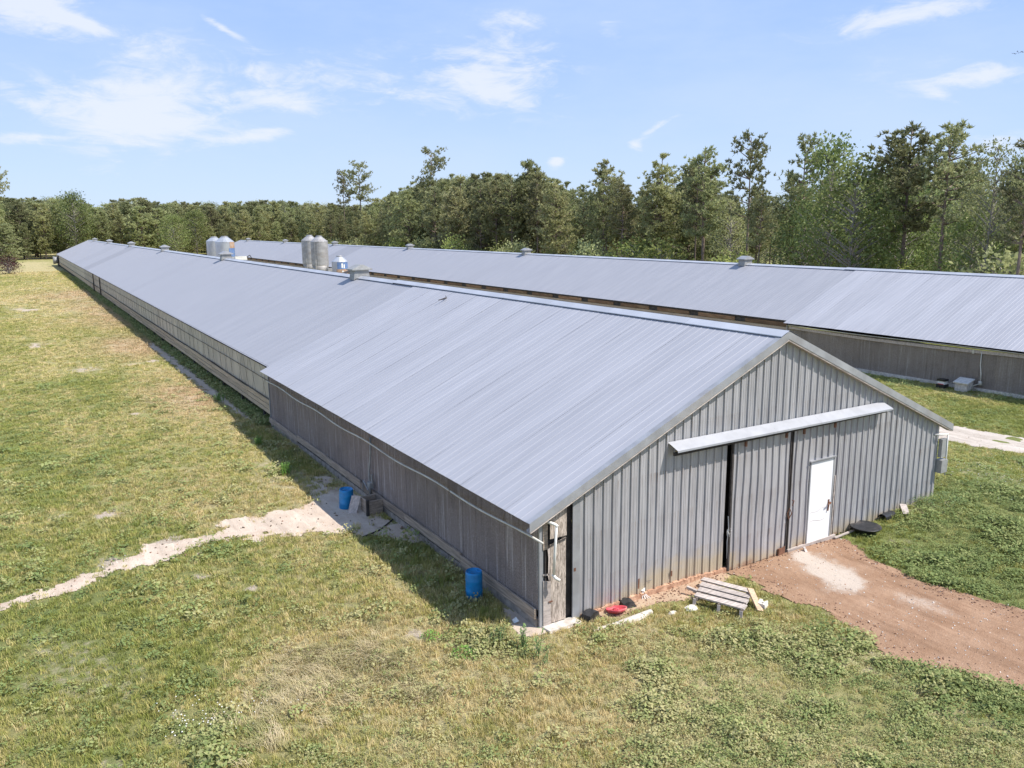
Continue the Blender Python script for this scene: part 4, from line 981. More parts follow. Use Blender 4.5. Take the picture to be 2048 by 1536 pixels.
MB().bar((0.17, 0.26, 0.26), (-0.05, -0.22, 0.03), 0.15, 0.03, up=(0.2, -.5, 1)).build('plank', M_newwood, t)
# slatted bench / pallet table
tl, tr, br, bl = [at(*q) for q in ((1407, 1165), (1505, 1193), (1490, 1226), (1388, 1198))]
def up(p, h): return Vector((p[0], p[1], p[2]+h))
TL, TR, BR, BL = up(at(1407, 1170), 0.17), up(at(1505, 1196), 0.17), up(at(1489, 1239), 0.20), up(at(1387, 1211), 0.20)
t = thing('slatted_bench', 'weathered low bench of four grey slats on short legs by the gable', 'bench', float((TL.x+BR.x)/2), float((TL.y+BR.y)/2)); o0 = Vector(t.location)
for k in range(4):
    f = (k+0.42)/4+0.02*(k-1.5); a = TL.lerp(BL, f)-o0; b = TR.lerp(BR, f)-o0
    ext = (a-b).normalized()*random.uniform(-0.02, 0.03)
    wd_ = (TL-BL).length/4*0.66
    MB().bar(a+ext, b-ext*0.5, wd_, 0.03, up=(-0.03*k, 0.0, 1), jit=0.006).build('slat', M_greywood, t)
for f in (0.06, 0.5, 0.94):
    a = TL.lerp(TR, f)-o0; b = BL.lerp(BR, f)-o0; MB().bar(a-Vector((0, 0, 0.05)), b-Vector((0, 0, 0.05)), 0.04, 0.07).build('stringer', M_wood, t)
for (P_, f) in ((BL.lerp(BR, 0.02), 0), (BL.lerp(BR, 0.5), 0), (TL.lerp(TR, 0.05), 0), (TL.lerp(TR, 0.9), 0), (BL.lerp(BR, .93), 0)):
    a = P_-o0-Vector((0, 0, 0.04)); MB().bar(a, a-Vector((0.03, 0.02, 0.19)), 0.06, 0.05).build('leg', M_greywood, t)
a = TL.lerp(BL, 0.62)-o0; d_ = (TL-TR).normalized(); MB().bar(a-Vector((0, 0, 0.06)), a+d_*0.24-Vector((0, 0, 0.02)), 0.06, 0.05).build('stringer', M_greywood, t)
# black disc lid by the drive
p = at(1730, 1066); t = thing('round_lid', 'round black dish-shaped lid in the grass at the drive edge', 'lid', p[0], p[1]); 
MB().lathe([(0.20, 0.0), (0.34, 0.16), (0.375, 0.175), (0.37, 0.195), (0.33, 0.18), (0.0, 0.15)], 32).build('lid_shell', M_black, t, True)
p = at(1776, 1036); t = thing('plastic_tray', 'torn black trough lying against the right part of the gable', 'tray', p[0], p[1]+0.03, 0.15)
mb = MB(); V = []
for k in range(7):
    a = PI*k/6; V += [(-0.27, 0.12*math.cos(a), 0.03+0.13*math.sin(a)), (0.27, 0.12*math.cos(a), 0.02+0.11*math.sin(a))]
mb.add(V, [(2*k, 2*k+1, 2*k+3, 2*k+2) for k in range(6)]); mb.build('trough_shell', M_black, t)
p = at(1812, 1026); t = thing('loose_board', 'short pale board leaning on the gable above the weeds', 'board', p[0], p[1]); MB().bar((-0.14, -0.1, 0.03), (0.12, 0.18, 0.16), 0.16, 0.025).build('plank', M_greywood, t)
p = at(1614, 1106); t = thing('loose_board', 'small upright scrap board stuck in dirt below the white door', 'board', p[0], p[1]); MB().bar((0, 0, -0.02), (0.03, 0.12, 0.10), 0.06, 0.03).build('plank', M_greywood, t)
p = at(1722, 1082); t = thing('loose_board', 'thin pale board lying along the wall foot right of the door', 'board', 8.9, -0.16); MB().bar((-0.45, -.02, 0.05), (0.5, 0.02, 0.07), 0.06, 0.03).build('plank', M_greywood, t)
# barn 2 side: white hut, pump
p = at(1929, 781); t = thing('pump_cover', 'pale box with sloping lid beside the rear barn wall', 'box', p[0]-0.1, p[1], 0.0)
MB().box((0, 0, 0.22), (0.5, 0.62, 0.44)).build('box_body', M_conc, t)
MB().box((-0.04, 0, 0.50), (0.62, 0.74, 0.06), Matrix.Rotation(0.3, 3, 'Y').inverted()).build('box_lid', M_stone, t)
p = at(1884, 776); t = thing('water_pump', 'small red and white pump with black top by the rear barn', 'pump', p[0], p[1])
MB().box((0, 0, 0.12), (0.4, 0.42, 0.18)).build('pump_base', M_black, t); MB().box((0, 0, 0.29), (0.3, 0.34, 0.16)).build('pump_body', M_paper, t); MB().box((-.16, 0, 0.20), (0.02, 0.3, 0.08)).build('pump_label', M_red, t); MB().box((0, 0, 0.42), (0.36, 0.4, 0.10)).build('pump_cap', M_black, t)
a = at(1895, 776); b = at(1920, 770); tag(MB().tube([(a[0], a[1], a[2]+.2), ((a[0]+b[0])/2, (a[1]+b[1])/2, a[2]+.25), (b[0], b[1], b[2]+.35)], 0.02, 5).build('water_hose', M_pvcy), 'thin pale hose running from the pump to the pale box', 'hose')
# a dark leaf curl on the near roof
d = raydir(889, 601)
tt_ = None
for s_ in np.linspace(10, 80, 4000):
    q = CAM+d*s_
    if q[2] < roofz(q[0])+0.05: tt_ = q; break
t = tag(empty('roof_debris', (float(q[0]), float(q[1]), float(q[2])+0.03)), 'small dark curled scrap lying on the near roof', 'debris')
MB().tube([(-0.25, 0, 0), (0, 0.05, 0.03), (0.18, 0.2, 0.05), (0.22, 0.35, 0.12)], [0.015, 0.03, 0.02, 0.006], 5).build('scrap', M_dark, t)
# birds
bm_ = MB(); bm_.tube([(-0.16, 0, 0), (0, 0, 0.01), (0.18, 0, 0)], [0.015, 0.05, 0.01], 6); bm_.add([(-0.06, 0, 0.02), (0.08, 0, 0.02), (0.0, 0.3, 0.10), (-0.08, 0.42, 0.05)], [(0, 1, 2, 3)]); bm_.add([(-0.06, 0, 0.02), (0.08, 0, 0.02), (0.0, -0.3, 0.10), (-0.08, -0.42, 0.05)], [(3, 2, 1, 0)])
bme = bm_.mesh('bird', M_dark)
for bi_, (px, py) in enumerate(((2026, 107), (2031, 108), (2035, 103), (2037, 106), (2042, 104), (2046, 104.5))):
    d = raydir(px, py); q = CAM+d*190; o = put('bird', bme, None, tuple(q), random.uniform(0, 6)); tag(o, '%s bird from the left in the tiny flock high at right' % ['leftmost', 'second', 'third', 'fourth', 'fifth', 'rightmost'][bi_], 'bird', 'birds flying high at the right')

# ================================================================== trees
def leaf_mat(name, dark, light, warm, transl=0.25, rough=0.6):
    m, t, b = newmat(name); pos = wpos(t)
    oi = t.new('ShaderNodeObjectInfo').outputs['Random']
    n = t.noise(pos, 0.55, 5, 0.7); n2 = t.noise(pos, 3.5, 3, 0.7)
    c = t.mix(t.ramp(n, 0.3, 0.7), dark, light)
    c = t.mix(t.math('MULTIPLY', t.ramp(n2, 0.48, 0.72), 0.55), c, warm)
    hs = t.new('ShaderNodeHueSaturation'); t.put(hs.inputs['Color'], c); t.put(hs.inputs['Value'], t.ramp(oi, 0, 1, 0.75, 1.3)); t.put(hs.inputs['Hue'], t.ramp(t.math('FRACT', t.math('MULTIPLY', oi, 7.3)), 0, 1, 0.485, 0.51)); c = hs.outputs[0]
    b.inputs['Roughness'].default_value = rough; b.inputs['Specular IOR Level'].default_value = 0.25; t.put(b.inputs['Base Color'], c)
    tr = t.new('ShaderNodeBsdfTranslucent'); t.put(tr.inputs[0], c); mx = t.new('ShaderNodeMixShader'); mx.inputs[0].default_value = transl
    t.l.new(b.outputs[0], mx.inputs[1]); t.l.new(tr.outputs[0], mx.inputs[2]); t.l.new(mx.outputs[0], t.n['Material Output'].inputs[0])
    return m
M_needle = leaf_mat('pine_needles', (0.23, 0.25, 0.11), (0.38, 0.39, 0.18), (0.46, 0.40, 0.26), 0.38)
M_needled = leaf_mat('dark_pine_needles', (0.20, 0.215, 0.10), (0.34, 0.345, 0.165), (0.42, 0.35, 0.24), 0.34)
M_leaf = leaf_mat('spring_leaves', (0.13, 0.18, 0.058), (0.25, 0.30, 0.10), (0.38, 0.38, 0.15), 0.38)
M_leaf2 = leaf_mat('pale_new_leaves', (0.26, 0.29, 0.13), (0.40, 0.42, 0.19), (0.46, 0.43, 0.24), 0.45)
M_bushl = leaf_mat('bright_bush_leaves', (0.20, 0.25, 0.07), (0.38, 0.42, 0.13), (0.50, 0.48, 0.19), 0.45)
M_redleaf = leaf_mat('dark_red_leaves', (0.05, 0.018, 0.020), (0.10, 0.04, 0.04), (0.10, 0.07, 0.04), 0.2)
M_bark = simple('pine_bark', (0.20, 0.15, 0.12), 0.95, 0, 0.3, 2, (4, 4, 1), 0.5, rand=0.2)
M_barkg = simple('grey_bark', (0.29, 0.26, 0.23), 0.95, 0, 0.25, 2, (4, 4, 1), 0.4, rand=0.2)
def tufts(centers, dirs, n, length, width, rs, droop=0.0, spread=1.0):
    """clusters of n narrow triangles fanning out of each centre"""
    N = len(centers); C = np.repeat(centers, n, 0)
    D = rs.normal(size=(N*n, 3))*spread+np.repeat(dirs, n, 0)*1.1; D /= np.linalg.norm(D, axis=1)[:, None]+1e-9
    L = length*rs.uniform(0.6, 1.25, (N*n, 1)); tip = C+D*L; tip[:, 2] -= droop*L[:, 0]
    side = np.cross(D, rs.normal(size=(N*n, 3))); side /= np.linalg.norm(side, axis=1)[:, None]+1e-9
    a = C+D*L*0.35+side*width*rs.uniform(.6, 1.2, (N*n, 1)); b = C+D*L*0.35-side*width
    V = np.stack([a, b, tip], 1).reshape(-1, 3); F = np.arange(len(V)).reshape(-1, 3)
    base = np.stack([C+side*width*0.3, a, b], 1).reshape(-1, 3)
    V = np.concatenate([V, base]); F = np.arange(len(V)).reshape(-1, 3)
    return V, F
def leaves(centers, size, rs, per=1, spread=0.3):
    C = np.repeat(centers, per, 0)+rs.normal(size=(len(centers)*per, 3))*spread
    n = len(C); a = rs.normal(size=(n, 3)); a /= np.linalg.norm(a, axis=1)[:, None]; b = np.cross(a, rs.normal(size=(n, 3))); b /= np.linalg.norm(b, axis=1)[:, None]
    s_ = size*rs.uniform(0.6, 1.3, (n, 1)); V = np.stack([C-a*s_, C-b*s_*0.6, C+a*s_, C+b*s_*0.6], 1).reshape(-1, 3)
    return V, np.arange(len(V)).reshape(-1, 4)
def pine_variant(seed, H, base, spread, nwh, br, tf, mat, tl=0.50, flat=False, top=1.0):
    rs = np.random.default_rng(seed); mb = MB(); bend = rs.uniform(-0.5, 0.5, 2)*H*0.04
    def tp(h): f = h/H; return Vector((bend[0]*math.sin(f*2.2), bend[1]*f*f, h))
    hs = np.linspace(-0.3, H*0.97, 9); mb.tube([tp(h) for h in hs], [0.016*H*(1-h/H*0.86)*0.75 for h in np.maximum(hs, 0)], 7)
    C = []; Dn = []
    for i in range(nwh):
        f = (i+rs.uniform(-0.3, 0.3))/nwh; f = min(max(f, 0), 1); h = H*(base+(0.985-base)*f)
        prof = (math.sin(PI*min(1, (f*0.82+0.16)))**0.75)*top if not flat else (0.45+0.55*math.sin(PI*(f*0.7+0.25)))
        for k in range(br if f < 0.85 else max(3, br-2)):
            if rs.uniform() < 0.16: continue
            a = rs.uniform(0, 2*PI); L = spread*prof*rs.uniform(0.55, 1.15); rise = rs.uniform(0.0, 0.55)+0.5*f
            p0 = tp(h); d = Vector((math.cos(a), math.sin(a), rise)).normalized(); p2 = p0+d*L; p1 = p0+d*L*0.5+Vector((0, 0, -0.04*L))
            mb.tube([p0, p1, p2], [0.05+0.012*L, 0.03+0.006*L, 0.015], 3, cap=False)
            m_ = max(2, int(tf*(0.5+L/spread)))
            for j in range(m_):
                q = 0.35+0.68*(j+rs.uniform(0, 1))/m_; pp = p0+d*L*q
                off = rs.normal(size=3)*0.16*L*np.array([1, 1, 0.45]); C.append(np.array(pp)+off); Dn.append(np.array([d.x*0.6, d.y*0.6, 0.75]))
    C.append(np.array(tp(H*0.98))); Dn.append(np.array([0, 0, 1.0]))
    V, F = tufts(np.array(C), np.array(Dn), 10, tl, 0.075, rs, 0.05, 0.62)
    return mb.mesh('trunk', M_bark), npmesh('crown', V, F, mat), H
def broad_variant(seed, H, base, spread, ncl, mat, bark, lsize=0.16, per=16, open_=0.0, shape=1.0):
    rs = np.random.default_rng(seed); mb = MB(); C = []
    hs = np.linspace(-0.3, H*0.85, 7); bend = rs.uniform(-0.4, 0.4, 2)
    def tp(h): f = h/H; return Vector((bend[0]*math.sin(f*3), bend[1]*f, h))
    mb.tube([tp(h) for h in hs], [0.014*H*(1-h/H*0.9)*0.7+0.02 for h in np.maximum(hs, 0)], 7)
    for i in range(ncl):
        f = rs.uniform(0, 1)**0.85; h = H*(base+(0.97-base)*f); a = rs.uniform(0, 2*PI)
        R = spread*math.sin(PI*min(0.97, 0.18+f*0.78))**0.7*shape
        r_ = R*rs.uniform(0.45, 1.05); p0 = tp(max(0.2, h-r_*0.7)); p2 = Vector((tp(h).x+r_*math.cos(a), tp(h).y+r_*math.sin(a), h))
        if i % 2 == 0: mb.tube([p0, (p0+p2)/2+Vector((0, 0, 0.1)), p2], [0.06, 0.035, 0.012], 3, cap=False)
        C.append(np.array(p2))
    V, F = leaves(np.array(C), lsize, rs, per, 0.34+0.05*spread)
    return mb.mesh('trunk', bark), npmesh('crown', V, F, mat), H
VARS = {}
for i in range(4): VARS['pine%d' % i] = pine_variant(100+i, 18.0, 0.40+0.05*(i % 2), 3.1, 15, 5, 9, (M_needle, M_needled)[i % 2])
for i in range(4): VARS['dense%d' % i] = pine_variant(120+i, 15.0, 0.10, 3.2, 22, 6, 8, (M_needle, M_needle, M_needled, M_needle)[i], 0.52)
for i in range(2): VARS['open%d' % i] = pine_variant(140+i, 19.0, 0.50, 3.3, 11, 4, 10, M_needled, 0.5, flat=True)
for i in range(3): VARS['broad%d' % i] = broad_variant(160+i, 13.0, 0.22, 3.4, 210, M_leaf, M_barkg, 0.15, 20)
for i in range(2): VARS['pale%d' % i] = broad_variant(170+i, 15.0, 0.25, 3.0, 170, M_leaf2, M_barkg, 0.13, 17)
for i in range(3): VARS['bush%d' % i] = broad_variant(180+i, 4.5, 0.02, 2.3, 110, (M_bushl, M_leaf2, M_bushl)[i], M_barkg, 0.14, 18, shape=1.1)
VARS['red0'] = broad_variant(190, 3.4, 0.15, 1.9, 90, M_redleaf, M_barkg, 0.12, 16)
VARS['loblolly0'] = pine_variant(200, 24.0, 0.62, 4.6, 7, 4, 17, M_needled, 0.62, flat=True)
VARS['loblolly1'] = pine_variant(203, 24.0, 0.60, 4.4, 8, 4, 14, M_needled, 0.6, flat=True)
def tree(kind, x, y, H, label, group=None, name='pine_tree', cat='tree', wide=1.0, rz=None):
    tm, cm, h0 = VARS[kind]; s_ = H/h0
    t = empty(name, (x, y, float(tz(x, y))-0.05), random.uniform(0, 6.28) if rz is None else rz); t.scale = (s_*wide, s_*wide, s_)
    tag(t, label, cat, group); put('trunk', tm, t); put('crown', cm, t); return t
def skyline(px, table): return float(np.interp(px, [a for a, b in table], [b for a, b in table]))
def htop(x, y, py):
    """height that brings a tree at (x, y) up to photo row py"""
    px, _, f = proj((x, y, 0)); 
    lo, hi = 1.0, 60.0
    for _ in range(30):
        m_ = (lo+hi)/2
        if proj((x, y, m_))[1] > py: lo = m_
        else: hi = m_
    return lo-float(tz(x, y))
SKY = [(-60, 395), (0, 388), (60, 395), (120, 388), (200, 402), (280, 392), (330, 400), (420, 402), (560, 398), (640, 402), (680, 406), (740, 404), (770, 385), (830, 355), (900, 345), (960, 335), (1030, 330), (1075, 335), (1110, 345), (1130, 362),
       (1165, 355), (1200, 330), (1250, 325), (1290, 345), (1330, 318), (1370, 310), (1400, 302), (1450, 315), (1480, 345), (1540, 350), (1580, 320), (1640, 300), (1700, 300), (1740, 285), (1800, 265), (1850, 262), (1900, 262), (1950, 285), (2000, 290), (2050, 290), (2300, 280)]
GP = 'pines of the wood line behind the rear barn'; GB = 'green broadleaf trees in the wood line behind the rear barn'; GF = 'pines of the far wood beyond the barns'; GU = 'bright bushes under the wood line'; GFB = 'broadleaf trees in the far wood'
# individually recognisable trees
def hero(kind, px, X=None, Y=None, py=300, label='', name='pine_tree', wide=1.0, rz=None):
    d = raydir(px, 440); s_ = (X-CAM[0])/d[0] if X is not None else (Y-CAM[1])/d[1]; q = CAM+d*s_
    return tree(kind, float(q[0]), float(q[1]), htop(q[0], q[1], py), label, None, name, wide=wide, rz=rz)
hero('loblolly0', 722, X=66, py=328, label='tall open-crowned pine alone in the dip of the wood line', wide=0.95, rz=0.6)
hero('loblolly1', 690, X=68, py=345, label='thin crooked pine just left of the tall open-crowned pine', wide=0.75, rz=2.0)
hero('loblolly0', 866, X=64, py=300, label='round-topped pine standing above the dense pines', wide=0.85, rz=3.0)
hero('open0', 1497, X=57, py=263, label='slender see-through pine rising clear of its neighbours', wide=0.78, rz=1.0)
hero('open1', 1600, X=58, py=268, label='tall pine with finger-like tips left of the broad green tree', wide=0.85)
hero('pine1', 1812, X=56, py=243, label='tallest pine at right, left one of the highest twin crowns', wide=1.15)
hero('open0', 1890, X=56, py=246, label='tall pine at right, right one of the highest twin crowns', wide=1.1, rz=2.2)
hero('broad0', 1660, X=55, py=275, label='tall broadleaf tree with fresh green leaves between the pines', name='broadleaf_tree', wide=0.8)
hero('broad1', 1705, X=53, py=318, label='broad yellow-green tree with wide crown left of the twin pines', name='broadleaf_tree', wide=1.05)
hero('pale0', 1975, X=56, py=278, label='pale airy young-leaved tree right of the twin pines', name='broadleaf_tree', wide=0.8)
hero('open1', 2045, X=50, py=280, label='pine cut by the right edge of the view', wide=1.0)
hero('pine2', 1410, X=57, py=292, label='pine with full rounded top left of the slender see-through pine', wide=1.0)
hero('pine0', 1325, X=58, py=306, label='round-headed pine two crowns left of the slender pine', wide=1.0)
hero('pine3', 1215, X=59, py=318, label='pointed pine above the middle of the rear barn', wide=.95)
hero('dense0', 1055, X=62, py=318, label='spiky-topped pine over the middle of the rear barn roof', wide=.9)
hero('loblolly1', -6, Y=205, py=330, label='tall pine cut by the left edge above the far wood', wide=0.8, rz=1.2)
hero('dense1', 3, Y=168, py=446, label='lone bushy pine at the left edge of the lawn', wide=1.7)
hero('red0', 4, Y=152, py=514, label='small tree with dark red leaves at the left edge of the lawn', name='broadleaf_tree', wide=1.1)
tree('broad2', 6.0, 226, htop(6, 226, 384), 'light green broadleaf tree in the far wood left of the barn end', None, 'broadleaf_tree', wide=1.1)
d = raydir(345, 440); q = CAM+d*((205-CAM[1])/d[1]); tree('broad0', float(q[0]), float(q[1]), htop(q[0], q[1], 428), 'rounded bright green tree behind the ridge of the front barn', None, 'broadleaf_tree', wide=1.25)
# front rows
rs = random.Random(5)
def allowed(x, y): 
    px, py, f = proj((x, y, 5)); return px, f
cnt = 0
ROWS = {}
def note(t, key, look):
    ROWS.setdefault(key, []).append((allowed(t.location.x, t.location.y)[0], t, look))
for (X0, dens, row) in ((57.5, 4.6, 0), (62.5, 4.4, 1), (68, 4.8, 2)):
    y = -4.0+row*1.7
    while y < 222:
        x = X0+rs.uniform(-1.8, 1.8)+ (4 if y > 150 else 0); yy_ = y+rs.uniform(-1.4, 1.4); px, f = allowed(x, yy_)
        top = skyline(px, SKY)+rs.uniform(2, 34)*(0.6 if px < 1150 else 1.0)+(14 if row == 0 else 0)+(rs.uniform(4, 34) if row and px > 1150 else 0)
        Hh = htop(x, yy_, top); u = rs.random()
        right = px > 1380
        if Hh > 4:
            if row == 0 and right and u < 0.42: T_ = tree(rs.choice(['broad0', 'broad1', 'broad2', 'pale0']), x, yy_, Hh*rs.uniform(0.55, 0.85), 'green broadleaf tree among the pines behind the rear barn', GB, 'broadleaf_tree', wide=rs.uniform(0.9, 1.2))
            elif u < (0.16 if right else 0.05): T_ = tree(rs.choice(['broad1', 'pale1', 'pale0']), x, yy_, Hh*0.9, 'green broadleaf tree among the pines behind the rear barn', GB, 'broadleaf_tree')
            elif right: T_ = tree(rs.choice(['pine0', 'pine1', 'pine2', 'pine3', 'open0', 'open1']), x, yy_, Hh, 'one of the crowded pines in the wood line behind the rear barn', GP, wide=rs.uniform(0.75, 1.0))
            else: T_ = tree(rs.choice(['dense0', 'dense1', 'dense2', 'dense3', 'pine0', 'pine3'] if px < 1150 else ['dense0', 'pine1', 'pine2', 'dense3', 'pine3', 'pine0']), x, yy_, Hh, 'one of the crowded pines in the wood line behind the rear barn', GP, wide=rs.uniform(0.8, 1.1))
            cnt += 1; note(T_, ('near', row, T_['category'] if False else T_.name.split('.')[0]), Hh)
        y += dens*(1+0.003*y)+rs.uniform(-0.6, 0.6)*1.5
# far wood, closing the view beyond the barns
for (Y0, row) in ((226, 0), (234, 1), (244, 2)):
    x = -34.0+row*2
    while x < 66:
        px, f = allowed(x, Y0); yy_ = Y0+rs.uniform(-3, 3); top = skyline(px, SKY)+rs.uniform(1, 15)+(12 if row == 0 else 0)
        if row == 0 and rs.random() < .3: top += rs.uniform(15, 35)
        Hh = max(5, htop(x, yy_, top)); u = rs.random()
        if u < 0.12: T_ = tree(rs.choice(['broad0', 'broad2', 'pale1']), x, yy_, Hh, 'green broadleaf tree in the far wood beyond the lawn', GFB, 'broadleaf_tree', wide=rs.uniform(1, 1.3))
        else: T_ = tree(rs.choice(['dense0', 'dense1', 'dense2', 'dense3']), x, yy_, Hh, 'one of the crowded pines of the far wood beyond the barns', GF, wide=rs.uniform(0.95, 1.35))
        cnt += 1; note(T_, ('far', row, T_.name.split('.')[0]), Hh); x += rs.uniform(3.6, 5.4)
# bushes
y = 0.0
while y < 200:
    x = 53+rs.uniform(-1.5, 2.5)+(3 if y > 120 else 0)
    T_ = tree(rs.choice(['bush0', 'bush1', 'bush2']), x, y, rs.uniform(3.4, 6.4), 'leafy bush under the pines behind the rear barn', GU, 'bush', 'bush', wide=rs.uniform(0.8, 1.3)); y += 4.6+0.02*y; note(T_, ('bush', 0, 'bush'), 0)

ORD = ['first', 'second', 'third', 'fourth', 'fifth', 'sixth', 'seventh', 'eighth', 'ninth', 'tenth']+['%dth' % k for k in range(11, 60)]
MARK = {'near': [(-400, 'rear barn far end'), (497, "rear barn's farthest roof vent"), (571, "rear barn's second farthest vent"), (634, 'tall weathered feed bins'), (820, "rear barn's third nearest vent"), (1053, "rear barn's second nearest vent"), (1490, "rear barn's nearest roof vent"), (1812, 'highest twin pines')],
        'far': [(-400, 'left picture edge'), (178, "front barn's far ridge end"), (327, "front barn's fourth roof vent"), (450, 'shiny printed feed bin')], 'bush': [(-400, 'rear barn far end'), (634, 'tall weathered feed bins'), (1053, "rear barn's second nearest vent"), (1490, "rear barn's nearest roof vent"), (1812, 'highest twin pines')]}
ROWN = ['front', 'second', 'third']
for (zone, row, nm), L_ in ROWS.items():
    L_.sort(key=lambda q: q[0]); c_ = {}
    for px, t, hh in L_:
        mk = [m_ for m_ in MARK[zone] if m_[0] <= px][-1:] or [MARK[zone][0]]
        k = c_.get(mk[0][1], 0); c_[mk[0][1]] = k+1
        what = {'pine_tree': 'pine', 'broadleaf_tree': 'green broadleaf tree', 'bush': 'leafy bush under the pines'}[nm]
        t['label'] = '%s, %s row, %s right of the %s' % (what, ROWN[row], ORD[k], mk[0][1]) if zone != 'bush' else '%s, %s right of the %s' % (what, ORD[k], mk[0][1])
        if zone == 'far': t['label'] = 'far-wood '+t['label']
def make_coll(name, pairs):
    c = bpy.data.collections.new(name)
    for nm, meshes in pairs:
        if len(meshes) == 1: o = bpy.data.objects.new(nm, meshes[0]); c.objects.link(o)
        else:
            bm = bmesh.new(); mats = []
            me = bpy.data.meshes.new(nm)
            for k, m_ in enumerate(meshes):
                n0 = len(bm.faces); bm.from_mesh(m_); bm.faces.ensure_lookup_table()
                for fc in bm.faces[n0:]: fc.material_index = k
            bm.to_mesh(me); bm.free()
            for m_ in meshes: me.materials.append(m_.materials[0])
            o = bpy.data.objects.new(nm, me); c.objects.link(o)
    return c
def scatter(name, P, sc, rot, coll, attrs, label=None, cat=None):
    me = bpy.data.meshes.new(name); P = np.asarray(P, np.float32); me.vertices.add(len(P)); me.vertices.foreach_set('co', P.ravel())
    a = me.attributes.new('sc', 'FLOAT_VECTOR', 'POINT'); a.data.foreach_set('vector', np.asarray(sc, np.float32).ravel())
    a = me.attributes.new('rot', 'FLOAT_VECTOR', 'POINT'); a.data.foreach_set('vector', np.asarray(rot, np.float32).ravel())
    for k, v in attrs.items(): a = me.attributes.new(k, 'FLOAT', 'POINT'); a.data.foreach_set('value', np.asarray(v, np.float32))
    o = bpy.data.objects.new(name, me); S.collection.objects.link(o)
    g = bpy.data.node_groups.new(name+'_scatter', 'GeometryNodeTree'); g.interface.new_socket('Geometry', in_out='INPUT', socket_type='NodeSocketGeometry'); g.interface.new_socket('Geometry', in_out='OUTPUT', socket_type='NodeSocketGeometry')
    N = g.nodes; Lk = g.links; gi = N.new('NodeGroupInput'); go = N.new('NodeGroupOutput'); ip = N.new('GeometryNodeInstanceOnPoints'); ci = N.new('GeometryNodeCollectionInfo')
    ci.inputs[0].default_value = coll; ci.inputs[1].default_value = True; ci.inputs[2].default_value = True
    def na(nm):
        n = N.new('GeometryNodeInputNamedAttribute'); n.data_type = 'FLOAT_VECTOR'; n.inputs[0].default_value = nm; return n.outputs[0]
    Lk.new(gi.outputs[0], ip.inputs['Points']); Lk.new(ci.outputs[0], ip.inputs['Instance']); ip.inputs['Pick Instance'].default_value = True
    Lk.new(na('rot'), ip.inputs['Rotation']); Lk.new(na('sc'), ip.inputs['Scale']); Lk.new(ip.outputs[0], go.inputs[0])
    md = o.modifiers.new('scatter', 'NODES'); md.node_group = g
    return tag(o, label, cat, kind='stuff')
# the mass of the wood behind the countable rows
P = []; sc = []; ro = []
for (x0, x1, y0, y1, n) in ((73, 120, -15, 240, 330), (-60, 110, 250, 330, 300)):
    for k in range(n):
        x = rs.uniform(x0, x1); y = rs.uniform(y0, y1); px, f = allowed(x, y)
        if px < -200 or px > 2250: continue
        top = skyline(px, SKY)+(rs.uniform(45, 110) if px > 1150 else rs.uniform(6, 60)) if px > 760 else skyline(px, SKY)+rs.uniform(0, 12)
        Hh = htop(x, y, top)
        if Hh < 3: continue
        P.append((x, y, float(tz(x, y))-0.1)); s_ = Hh/15.0; sc.append((s_*rs.uniform(.9, 1.2), s_*rs.uniform(.9, 1.2), s_)); ro.append((0, 0, rs.uniform(0, 6.28)))
cw = make_coll('wood_kinds', [('wood_a', VARS['dense0'][:2]), ('wood_b', VARS['dense2'][:2]), ('wood_c', VARS['pale0'][:2]), ('wood_d', VARS['broad1'][:2])])
scatter('deep_wood', P, sc, ro, cw, {}, 'mixed wood filling the background behind the first rows of trees', 'woodland')

# ================================================================== grass and weeds
def blade_mat(name, green, mid, straw, transl=0.3):
    m, t, b = newmat(name)
    ti = t.new('ShaderNodeAttribute', attribute_name='tint', attribute_type='INSTANCER').outputs['Fac']
    pk = t.new('ShaderNodeAttribute', attribute_name='pink', attribute_type='INSTANCER').outputs['Fac']
    oi = t.new('ShaderNodeObjectInfo').outputs['Random']; pos = wpos(t); n = t.noise(pos, 9, 3, 0.7)
    tt = t.math('ADD', t.math('ADD', ti, t.math('MULTIPLY', t.math('SUBTRACT', oi, 0.5), 0.85)), t.math('MULTIPLY', t.math('SUBTRACT', t.noise(pos, 1.6, 5, 0.75), 0.5), 1.3))
    c = t.mix(t.ramp(tt, 0.12, 0.5), green, mid); c = t.mix(t.ramp(tt, 0.5, 1.0), c, straw)
    c = t.mix(t.math('MULTIPLY', pk, 0.8), c, (0.60, 0.43, 0.27))
    c = t.mix(t.math('MULTIPLY', t.ramp(t.math('FRACT', t.math('MULTIPLY', oi, 13.7)), 0.80, 0.86), 0.6), c, (0.14, 0.16, 0.055))
    t.put(b.inputs['Base Color'], c); b.inputs['Roughness'].default_value = 0.7; b.inputs['Specular IOR Level'].default_value = 0.2
    tr = t.new('ShaderNodeBsdfTranslucent'); t.put(tr.inputs[0], c); mx = t.new('ShaderNodeMixShader'); mx.inputs[0].default_value = transl
    t.l.new(b.outputs[0], mx.inputs[1]); t.l.new(tr.outputs[0], mx.inputs[2]); t.l.new(mx.outputs[0], t.n['Material Output'].inputs[0])
    return m
M_blade = blade_mat('grass_blade', (0.28, 0.305, 0.075), (0.47, 0.425, 0.14), (0.67, 0.54, 0.28))
M_weed = blade_mat('weed_leaf', (0.21, 0.265, 0.09), (0.33, 0.36, 0.135), (0.46, 0.42, 0.20))
M_straw = blade_mat('straw_blade', (0.40, 0.37, 0.17), (0.52, 0.44, 0.23), (0.60, 0.50, 0.31))
M_flower = simple('white_clover_flower', (0.75, 0.74, 0.68), 0.8)
